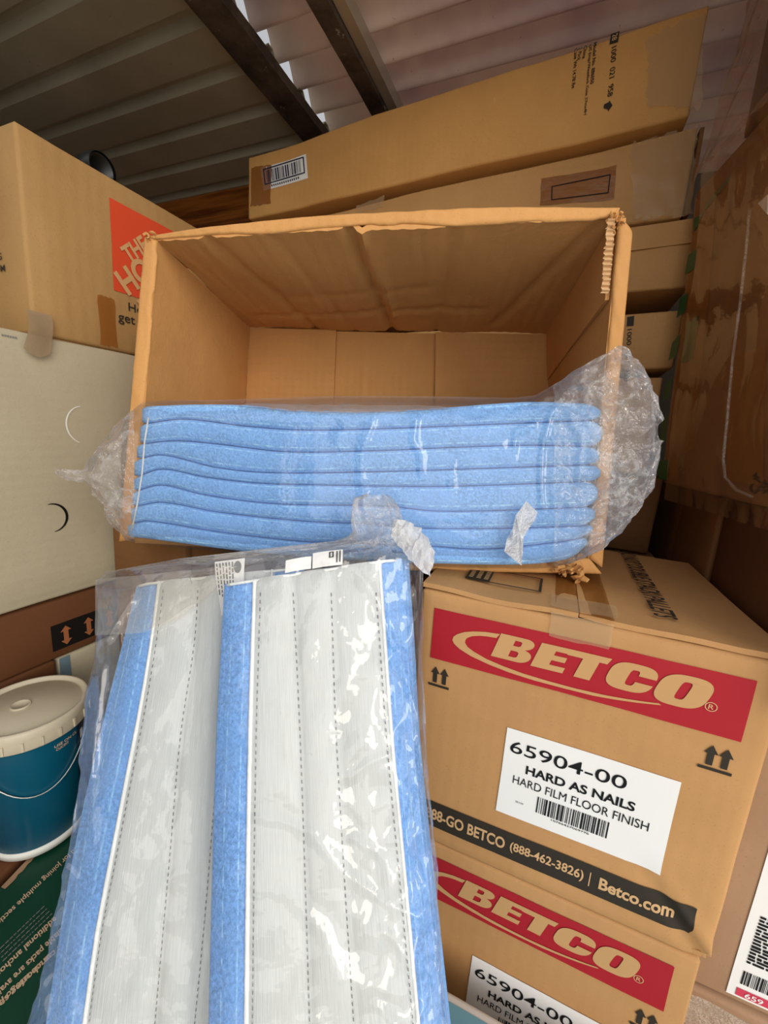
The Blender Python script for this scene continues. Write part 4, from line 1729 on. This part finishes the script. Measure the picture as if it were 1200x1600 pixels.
Y1 = 1975
gl_, gr_ = 'white-backed pads in the left pile of the front bag', 'white-backed pads in the right pile of the front bag'
nth = ['topmost', 'second', 'third', 'bottom']
TH2 = .0125
for k in range(4):
    lab = 'white-backed blue mop pad, %s of the left pile in the front bag' % nth[k]
    r_, pipe = cloth_pad(LB[0], 908, Y1, -.10, 248, -.0135 * k, TH2, lab, gl_, k == 0, (.020, .0), (0, -3, 2, -4)[k])
    if k == 0:
        left_top = r_
for k in range(4):
    lab = 'white-backed blue mop pad, %s of the right pile in the front bag' % nth[k]
    r_, pipe = cloth_pad(LB[1], 917, Y1, -.148, 376, .0555 - .0135 * k, TH2, lab, gr_, k == 0, (.004, .012), (0, 6, 9, 12)[k])
    if k == 0:
        right_top = r_

# care tag and stitched hanging loop on the left pad
cx0 = [(344, 880), (386, 874), (388, 900), (372, 955), (351, 960), (345, 920)]
tg = Face(gp(341, 880, .012), gp(387, 874, .012), gp(351, 962, .014), gp(387, 952, .014), None)
care = slab('care_tag', tg, 0, 0, tg.w, tg.h, .0008, LABEL, left_top, .0, lambda u, v: .003 * math.sin(v * 60), (6, 10))
ov = [(tg.w * .78 + tg.w * .13 * math.cos(2 * math.pi * k / 24), tg.h * .17 + tg.h * .12 * math.sin(2 * math.pi * k / 24)) for k in range(24)]
shapes('tag_emblem', tg, [[ov]], GREY_INK, care, .0042)
rnd = random.Random(4)
q = []
for c_ in range(6):
    v_ = .05
    u_ = tg.w * (.06 + .105 * c_)
    while v_ < (.62 + .05 * c_):
        L = rnd.uniform(.04, .11)
        q.append((u_, tg.h * v_, u_ + tg.w * .045, tg.h * (v_ + L)))
        v_ += L + .025
multi('tag_print', tg, q, GREY_INK, care, .0042)
lp = []
for (x_, y_) in [(283, 905), (298, 901), (302, 912), (290, 960), (281, 1000), (274, 1040), (244, 1047), (252, 1000), (262, 950), (272, 915), (283, 905)]:
    lp.append(gp(x_, y_, .0045))
tube_path('loop_stitching', lp, .0004, THREAD, left_top, 4)
# small white tags at the far edge
for (x0, y0_, x1, y1_) in ((462, 880, 498, 898), (500, 870, 542, 892)):
    tf_ = Face(gp(x0, y0_ + 6, .062), gp(x1, y0_, .062), gp(x0, y1_ + 6, .066), gp(x1, y1_, .066), None)
    wt_ = slab('sewn_tag', tf_, 0, 0, tf_.w, tf_.h, .0008, LABEL, right_top, 0, lambda u, v: .0015 * math.sin(u * 90), (8, 4))
    if x0 == 500:
        multi('tag_symbols', tf_, [(tf_.w * .55, tf_.h * .15, tf_.w * .60, tf_.h * .45), (tf_.w * .66, tf_.h * .15, tf_.w * .71, tf_.h * .45), (tf_.w * .55, tf_.h * .10, tf_.w * .71, tf_.h * .16), (tf_.w * .55, tf_.h * .42, tf_.w * .71, tf_.h * .48),
                                       (tf_.w * .80, tf_.h * .1, tf_.w * .84, tf_.h * .85), (tf_.w * .90, tf_.h * .1, tf_.w * .94, tf_.h * .85)], DEEP_INK, wt_, .003)

bag2 = thing('plastic_bag', 'clear plastic bag of white-backed mop pads propped upright in front', 'plastic bag', gp(390, 1960, -.03))
Ls = [(895, 170), (930, 161), (990, 156), (1060, 150), (1150, 141), (1250, 131), (1350, 113), (1450, 92), (1600, 54), (1990, -50)]
Rs = [(925, 656), (1000, 656), (1100, 657), (1200, 664), (1300, 673), (1400, 679), (1500, 686), (1600, 694), (1990, 728)]
# stations: centre y, left, right, h front, h back, skew
tops = [(806, 572, 600, .050, .030, -.10), (812, 553, 607, .056, .020, -.10), (822, 550, 616, .058, .014, -.08), (834, 552, 622, .058, .010, -.05), (845, 556, 630, .056, .006, -.02),
        (853, 548, 640, .060, .0, -.02), (860, 520, 648, .066, -.006, -.02), (868, 430, 652, .070, -.012, -.03), (878, 300, 655, .074, -.020, -.05), (888, 200, 656, .078, -.035, -.06), (900, 172, 656, .080, -.050, -.06)]
rings = []
MN2 = 240
ys = list(range(908, 1640, 4)) + list(range(1640, 1960, 10))
for y_ in ys:
    tops.append((y_, interp(Ls, y_), interp(Rs, y_), .077, -.062, -.05 * max(0, 1 - (y_ - 900) / 200)))
tops += [(1970, interp(Ls, 1970), interp(Rs, 1970), .070, -.058, 0), (1985, interp(Ls, 1985) + 6, interp(Rs, 1985) - 6, .04, -.04, 0)]
for (y_, L, R_, hf, hb, sk) in tops:
    ring = []
    neck = max(0, min(1, (905 - y_) / 60))
    for q in range(MN2):
        an = 2 * math.pi * q / MN2
        c_, s_ = math.cos(an), math.sin(an)
        e = .30 + .5 * neck
        a = math.copysign(abs(c_) ** .55, c_) if neck < .5 else c_
        w_ = math.copysign(abs(s_) ** e, s_)
        px = (L + R_) / 2 + (R_ - L) / 2 * a
        # pads lie lower on the left pile: the film follows
        low = 1 - min(1, max(0, (px - 330) / 45))
        hfx = hf - .042 * low * (1 if y_ > 930 else max(0, (y_ - 880) / 50))
        edge = max(0, (abs(a) - .8) / .2)
        hm, hr = (hfx + hb) / 2, (hfx - hb) / 2
        h_ = hm + hr * w_
        py = y_ + sk * (px - 400)
        nz = Vector((px * .010, py * .007, w_))
        amp = .003 + .010 * neck + .005 * edge + .0025 * min(1, max(0, (px - 520) / 80)) * (1 - neck)
        if w_ > 0:
            h_ += .0055 * fold_h(FOLDS2, px, py, 5)
        if w_ > 0 and px > 400:
            h_ += .0045 * min(1, (px - 400) / 150) * rid(Vector((px * .018 + py * .006, py * .009 - px * .004, 7)))
        h_ += amp * (rid(nz * 1.6) - .5) * (1 if w_ > 0 else -.3) + amp * .4 * (rid(nz * 4) - .5)
        p = gp(px, py, h_)
        p += RIGHT * noise.noise(nz * 2.2 + Vector((3, 3, 3))) * (.006 * neck + .005 * edge)
        ring.append(p)
    rings.append(ring)
iy = next(i for i, s_ in enumerate(tops) if s_[0] >= 878)
loft('film_sleeve', rings[iy:], FILM, bag2, caps=False)
loft('twisted_neck', rings[:iy + 1], FILM_CRUMPLED, bag2, caps=False)
low_ = [(170, 992), (245, 988), (300, 966), (345, 930), (386, 884)]
rows_ = []
for k in range(40):
    x = 174 + 208 * k / 39
    yt_ = 906 - .10 * (x - 248) - 4
    yb_ = max(yt_ + 2, lin(low_, x))
    rows_.append([gp(x, yt_ + (yb_ - yt_) * f, .034 + .003 * noise.noise(Vector((k * .2, f * 3, 4)))) for f in (0, .2, .4, .6, .8, 1)])
loft('folded_film', rows_, film('double_film', haze=.20, gloss=.15, bs=7, bstr=.3, crumple=.06, tint=(1, .97, .92)), bag2, closed=False)
# limp strip of film falling to the right of the neck
rings = []
for k in range(15):
    t_ = k / 14
    x_ = 612 + 58 * t_
    y_ = 838 + 52 * t_ ** 1.3
    w_ = 12 + 12 * math.sin(t_ * 2.6)
    rings.append([gp(x_ - .2 * w_ * f + 6 * noise.noise(Vector((k * .8, f, 1))), y_ + w_ * f, .055 + .014 * noise.noise(Vector((k * .7, f * 2, 3)))) for f in (-1, -.6, -.2, .2, .6, 1)])
loft('film_tail', rings, FILM_MILKY_GLARE, bag2, closed=False, smooth=False)

# ================================================================== LONG BOXES AT THE BACK
def longbox(label, xl, zl0, zl1, xr, zr0, zr1, y0, dep, mat, seed, group='long cartons stacked at the back'):
    P = [Vector(p) for p in ((xl, y0, zl0), (xr, y0, zr0), (xr, y0 + dep, zr0), (xl, y0 + dep, zl0), (xl, y0, zl1), (xr, y0, zr1), (xr, y0 + dep, zr1), (xl, y0 + dep, zl1))]
    return carton('long_carton', label, 'cardboard box', P, mat, seed, .005, group, .006, 4)


Y0 = 1.185
P_ = [at(q[0], q[1], 'y', Y0) for q in ((387, 246), (1101, 8), (1093, 180), (387, 342))]
t, F_ = longbox('long brown carton with a barcode sticker, top of the back stack', P_[0].x, P_[3].z, P_[0].z, P_[1].x + .006, P_[2].z, P_[1].z, Y0, .26, KR_LONG, 41)
lf = F_['front']


def luv(F, px, py):
    q = at(px, py, 'y', F.tl.y)
    a = (q.x - F.tl.x) / (F.tr.x - F.tl.x)
    zt_ = F.tl.z + (F.tr.z - F.tl.z) * a
    zb_ = F.bl.z + (F.br.z - F.bl.z) * a
    return (a * F.w, (zt_ - q.z) / (zt_ - zb_) * F.h)


bq = [luv(lf, *q) for q in ((407, 262), (477, 239), (479, 277), (411, 297))]
bl_ = patch('barcode_label', lf, bq, LABEL, t, .0016)
quads = []
rnd = random.Random(8)


def bil(q, a, b):
    u = (q[0][0] * (1 - a) + q[1][0] * a) * (1 - b) + (q[3][0] * (1 - a) + q[2][0] * a) * b
    v = (q[0][1] * (1 - a) + q[1][1] * a) * (1 - b) + (q[3][1] * (1 - a) + q[2][1] * a) * b
    return (u, v)


def qrect(q, a0, b0, a1, b1):
    return [bil(q, a0, b0), bil(q, a1, b0), bil(q, a1, b1), bil(q, a0, b1)]


quads += [qrect(bq, .05, .08, .95, .13), qrect(bq, .05, .72, .95, .77), qrect(bq, .05, .08, .075, .77), qrect(bq, .925, .08, .95, .77)]
a = .12
while a < .88:
    w_ = rnd.choice((.008, .012, .022, .03))
    quads.append(qrect(bq, a, .16, a + w_, .68))
    a += w_ + rnd.choice((.010, .016, .026))
for k in range(14):
    quads.append(qrect(bq, .2 + .045 * k, .83, .2 + .045 * k + .025, .92))
multi('barcode', lf, quads, plain('navy_ink', (44, 44, 70), .6, .2), bl_, .0026)


def vtext(F, s, p0, p1, wpx, bold=.012):
    """text running down the face from pixel p0 to p1, glyph tops to the right."""
    a, b = Vector(luv(F, *p0)), Vector(luv(F, *p1))
    d = b - a
    n_ = Vector((d.y, -d.x)).normalized()
    h_ = (Vector(luv(F, p0[0] + wpx, p0[1])) - a).length
    o_ = a + n_ * h_
    return (s, tuple(o_), tuple(d), tuple(-n_ * h_), bold, 0)


texts('printed_text', lf, [vtext(lf, '1000  021  958', (956, 74), (949, 152), 7.5, .008), vtext(lf, 'Model No. 886050', (929, 66), (923, 131), 5), vtext(lf, 'US Emp/Westfork Gate 37inx4H', (921, 70), (912, 180), 5),
                           vtext(lf, 'China', (914, 71), (911, 91), 5), vtext(lf, '2 Pack', (906, 74), (903, 94), 5), vtext(lf, 'Case Wt 14.78 lbs', (899, 76), (895, 138), 5)], BLACK_INK, t)
b28 = [luv(lf, *q) for q in ((955, 53), (968, 49), (966, 66), (953, 69))]
px_ = patch('printed_square', lf, b28, BLACK_INK, t, .0016, (3, 3))
texts('square_number', lf, [vtext(lf, '28', (957.5, 55), (956.5, 65), 7, .01)], KR_PALE, px_, .0026)
ar = [luv(lf, *q) for q in ((943, 169), (944, 163), (951, 160), (952, 157), (957, 165), (950, 175), (950, 171))]
shapes('printed_arrow', lf, [[ar]], BLACK_INK, t, .0016)
patch('packing_tape', lf, [luv(lf, *q) for q in ((392, 262), (424, 255), (422, 318), (392, 322))], TAPE, t, .0014, jag=.002, seed=2)
patch('clear_tape', lf, [luv(lf, *q) for q in ((1010, 60), (1098, 20), (1092, 176), (1010, 168))], TAPE_CLEAR, t, .0016, (14, 12), .004, 5)

y1 = 1.205
P_ = [at(q[0], q[1], 'y', y1) for q in ((387, 362), (1091, 197), (1078, 337), (387, 440))]
t, F_ = longbox('long pale carton with an outlined rectangle, second in the back stack', P_[0].x, P_[3].z, P_[0].z, P_[1].x - .002, P_[2].z, P_[1].z, y1, .24, KR_GREY, 42)
lf = F_['front']
rq = [luv(lf, *q) for q in ((862, 289), (953, 272), (950, 302), (861, 312))]
tp_ = patch('brown_tape', lf, [luv(lf, *q) for q in ((846, 277), (962, 258), (958, 312), (843, 320))], TAPE, t, .0014, jag=.001)
multi('printed_outline', lf, [qrect(rq, 0, 0, 1, .06), qrect(rq, 0, .94, 1, 1), qrect(rq, 0, 0, .02, 1), qrect(rq, .98, 0, 1, 1)], DEEP_INK, t, .0024)
patch('clear_tape', lf, [luv(lf, *q) for q in ((985, 225), (1086, 200), (1077, 335), (985, 345))], TAPE_CLEAR, t, .0016, (16, 12), .005, 6)
patch('clear_tape', lf, [luv(lf, *q) for q in ((557, 322), (600, 306), (598, 325), (557, 332))], TAPE_CLEAR, t, .0016, (6, 4), .003, 7)
slab('end_flap', F_['right'], .0, .004, .05, F_['right'].h - .004, .008, KR_DARK, t, .004, n=(3, 6))

lower = [('long carton with creased side, third in the back stack', 350, 452, KR_GREY, 1.198, .305, 43), ('long carton marked with an order number, fourth in the back stack', 487, 577, KR_GREY, 1.200, .31, 44)]
for lab, pt, pb, mt, yy, xr, sd in lower:
    zr1, zr0 = at(1015, pt, 'y', yy).z, at(1015, pb, 'y', yy).z
    xr = .228
    t, F_ = longbox(lab, -1.06, zr0 - .055, zr1 - .055, xr, zr0, zr1, yy, .25, mt, sd)
    lf = F_['front']
    if sd == 43:
        slab('top_flap', lf, .3, .0, lf.w - .01, .050, .004, mt, t, .001, lambda u, v: .002 * math.sin(u * 40), (20, 6))
    else:
        texts('printed_text', lf, [vtext(lf, '1000  021  958', (979, 517), (975, 598), 7.5, .008)], BLACK_INK, t)
        patch('printed_square', lf, [luv(lf, *q) for q in ((979, 497), (990, 495), (989, 511), (978, 512))], BLACK_INK, t, .0016, (3, 3))
zz = at(1015, 585, 'y', 1.21).z
names = ['fifth', 'sixth', 'seventh', 'eighth', 'lowest']
hs = [.245, .205, .26, .24, .27]
for k in range(5):
    h_ = hs[k]
    if zz - h_ < FLOOR + .003:
        h_ = zz - FLOOR - .003
    lf_ = -.05 * max(0, 1 - k)
    xr = (.215, .255, .275, .265, .27)[k]
    z1_ = zz - .004
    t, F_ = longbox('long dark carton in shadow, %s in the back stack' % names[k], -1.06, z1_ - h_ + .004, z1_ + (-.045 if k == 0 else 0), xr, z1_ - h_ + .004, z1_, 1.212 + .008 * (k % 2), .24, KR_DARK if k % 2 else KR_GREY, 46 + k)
    zz -= h_

# ================================================================== RIGHT-HAND STACK
carton('brown_carton', 'dark brown carton deep in the gap between the back stack and the right stack', 'cardboard box', aabox(.295, .90, 1.175, 1.60, FLOOR + .002, -.086), KR_DARK, 58, .003)
# lowest: film-wrapped carton on the floor
t, F_ = carton('wrapped_carton', 'film-wrapped brown carton at the bottom right under the labelled tan box', 'cardboard box', aabox(.288, .86, .635, 1.12, FLOOR + .002, -.797), KR_TAN, 51, .004)
ff = F_['front']
vs, fs = [], []
NU, NV = 40, 22
for j in range(NV + 1):
    for i in range(NU + 1):
        u, v_ = ff.w * i / NU, ff.h * j / NV
        vs.append(ff(u, v_, .006 + .006 * rid(Vector((u * 14, v_ * 22, 1)))))
for j in range(NV):
    for i in range(NU):
        k = j * (NU + 1) + i
        fs.append((k, k + 1, k + NU + 2, k + NU + 1))
mk('stretch_film', vs, fs, FILM_CRUMPLED, t)

t, F_ = carton('tan_carton', 'tan carton with a long white label, right of the red-band cartons', 'cardboard box', aabox(.288, .86, .640, 1.12, -.794, -.285), KR_TAN, 52, .002)
tf = F_['front']
tuv = lambda px, py: (at(px, py, 'y', .640).x - .288, -.285 - at(px, py, 'y', .640).z)
l0, l1 = tuv(1200, 1330), tuv(1135, 1545)
u0, v1 = l1[0] - .0005, l1[1] + .003
lab = patch('shipping_label', tf, (u0, v1 - .27, u0 + .20, v1), LABEL, t, .0014)
rnd = random.Random(3)
q = []
for line in range(15):
    vv = v1 - .150 + line * .0058
    u_ = u0 + .012
    hh = .0038 if line not in (9, 12) else .0046
    while u_ < u0 + .17:
        w_ = rnd.uniform(.004, .014)
        q.append((u_, vv, u_ + w_, vv + hh))
        u_ += w_ + .0022
multi('label_print', tf, q, DEEP_INK, lab, .0022)
multi('barcode', tf, bars_of(u0 + .012, v1 - .050, u0 + .090, v1 - .026, 9), DEEP_INK, lab, .0022)
rs = patch('red_strip', tf, (u0 + .010, v1 - .0175, u0 + .18, v1 - .004), plain('pink_red_ink', (202, 62, 86), .5, .2), lab, .0022, (8, 2))
texts('strip_number', tf, [trect('659', u0 + .020, v1 - .0150, u0 + .041, v1 - .0062, .012)], LABEL, rs, .003)

# dark cartons above
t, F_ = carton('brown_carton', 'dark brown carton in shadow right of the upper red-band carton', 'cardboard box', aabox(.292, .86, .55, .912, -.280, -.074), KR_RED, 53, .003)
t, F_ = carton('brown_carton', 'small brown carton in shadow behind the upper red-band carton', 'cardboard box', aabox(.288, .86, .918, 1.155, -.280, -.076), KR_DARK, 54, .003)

# large taped carton with green tape
a, b = at(1055, 757, 'z', -.0675), at(1200, 790, 'z', -.0675)
n_ = (b - a).cross(Vector((0, 0, 1))).normalized()
if n_.x > 0:
    n_ = -n_
pl = lambda px, py, h=0: onplane(px, py, a + n_ * h, n_)
bA = pl(1036, 751)
tA = pl(1085, 300)
dirn = (b - a).normalized()
tlen = .47
bN = bA + dirn * tlen
tN = tA + dirn * tlen
tN.z = tA.z
bA.z = bN.z = -.0710
side = Vector((.52, .10, 0))
P = [bN, bN + side, bA + side, bA, tN, tN + side, tA + side, tA]
t, F_ = carton('taped_carton', 'big brown carton sealed with green striped tape on the right, wrapped in film', 'cardboard box', P, KR_TAPED, 55, .004)
gf = F_['left']      # tl = back top, tr = front top


def guvr(px, py):
    q = pl(px, py)
    # invert bilinear approx on the face
    best = (0, 0)
    b_ = (gf.tl.z - q.z) / (gf.tl.z - gf.bl.z)
    l_ = gf.tl.lerp(gf.bl, b_); r_ = gf.tr.lerp(gf.br, b_)
    a_ = (q - l_).dot((r_ - l_).normalized()) / (r_ - l_).length
    return (a_ * gf.w, b_ * gf.h)


def rpatch(name, pxs, mat, off=.0016, n=(4, 8), jag=0):
    return patch(name, gf, [guvr(*q) for q in pxs], mat, t, off, n, jag)


# tape strips along the far edge: green stripes between brown
edge = [(1082, 330), (1074, 400), (1064, 470), (1052, 560), (1043, 640), (1037, 700), (1034, 748)]
rpatch('edge_tape', [(1086, 306), (1104, 318), (1060, 752), (1036, 748)], TAPE, .0014, (4, 20))
for (q0, q1, q2, q3) in (((1076, 340), (1092, 330), (1082, 352), (1074, 362)), ((1067, 398), (1081, 388), (1076, 420), (1062, 430)), ((1055, 467), (1067, 458), (1062, 490), (1049, 498)), ((1043, 536), (1056, 522), (1050, 556), (1037, 564)), ((1034, 600), (1044, 592), (1040, 620), (1030, 628)), ((1028, 655), (1038, 650), (1034, 690), (1026, 690)), ((1022, 722), (1040, 718), (1037, 752), (1022, 748))):
    off_ = 8
    rpatch('green_stripe', [(x + off_, y_) for x, y_ in (q0, q1, q2, q3)], TAPE_GREEN, .0026, (2, 3))
rpatch('green_stripe', [(1074, 505), (1093, 495), (1084, 563), (1064, 570)], TAPE_GREEN, .0026, (2, 3))
rpatch('brown_tape', [(1093, 340), (1118, 310), (1088, 700), (1050, 720)], TAPE, .002, (4, 20))
rpatch('brown_tape', [(1150, 560), (1200, 540), (1195, 760), (1135, 750)], TAPE, .002, (4, 10), .002)
rpatch('green_stripe', [(1104, 318), (1146, 268), (1142, 278), (1102, 328)], TAPE_GREEN, .0034, (4, 2))
# film wrapped over the big carton
vs, fs = [], []
NU, NV = 50, 40
for j in range(NV + 1):
    for i in range(NU + 1):
        u, v_ = gf.w * (.18 + .82 * i / NU), gf.h * (-.0 + 1.04 * j / NV)
        vs.append(gf(u, v_, .022 + .006 * rid(Vector((u * 7, v_ * 4, 1))) + .003 * rid(Vector((u * 20, v_ * 9, 3)))))
for j in range(NV):
    for i in range(NU):
        k = j * (NU + 1) + i
        fs.append((k, k + 1, k + NU + 2, k + NU + 1))
mk('stretch_film', vs, fs, FILM_THIN, t)
hem = [gf(*guvr(x, y_), .020) for x, y_ in ((1190, 330), (1184, 400), (1178, 470), (1168, 560), (1160, 650), (1152, 720), (1156, 748), (1175, 768), (1200, 778))]
tube_path('film_hem', hem, .0022, FILM_CRUMPLED, t, 5)
shred('torn_hole', pl(1190, 755, .012), (.010, .012, .012), BLACK_TAPE, t, 10, 4)
vs = [pl(1184, 318, .014), pl(1199, 304, .020), pl(1215, 318, .016), pl(1212, 345, .014), pl(1198, 334, .024)]
mk('white_scrap', vs, [(0, 4, 1), (1, 4, 2), (2, 4, 3), (3, 4, 0)], WHITE_PRINT, t, smooth=False)

# reddish carton on top with loose film
cb = pl(1152, 236)
P = aabox(cb.x + .004, cb.x + .50, .78, cb.y, tA.z + .004, .965)
for i in (0, 3, 4, 7):
    P[i].x += .02 * (P[i].y < .5)
t, F_ = carton('reddish_carton', 'reddish brown carton under loose film at the top right near the roof', 'cardboard box', P, KR_RED, 56, .003)
# loose sheet of film hanging past its far edge
fl_ = [(1099, 284), (1106, 250), (1118, 205), (1134, 150), (1152, 90), (1174, 0)]
rings = []
for k, (x, y_) in enumerate(fl_):
    z_ = at(x, y_, 'y', cb.y + .01).z
    row_ = []
    for j in range(14):
        f_ = j / 13
        X = cb.x - .045 - .012 * (1 - k / 5) + .05 * f_ * f_ + .012 * noise.noise(Vector((k * .9, f_ * 3, 2)))
        Y = cb.y + .015 - .30 * f_
        row_.append(Vector((X + .02 * k / 5, Y, min(z_, .975) - .03 * f_ * (1 - k / 5))))
    rings.append(row_)
fine = []
for a_, b_ in zip(rings, rings[1:]):
    for s_ in range(4):
        fine.append([p.lerp(q, s_ / 4) + Vector((.006 * (rid(Vector((i * .5, s_ / 4 + len(fine) * .2, 4))) - .5), 0, 0)) for i, (p, q) in enumerate(zip(a_, b_))])
fine.append(rings[-1])
loft('loose_film', fine, FILM_BROWN, t, closed=False)
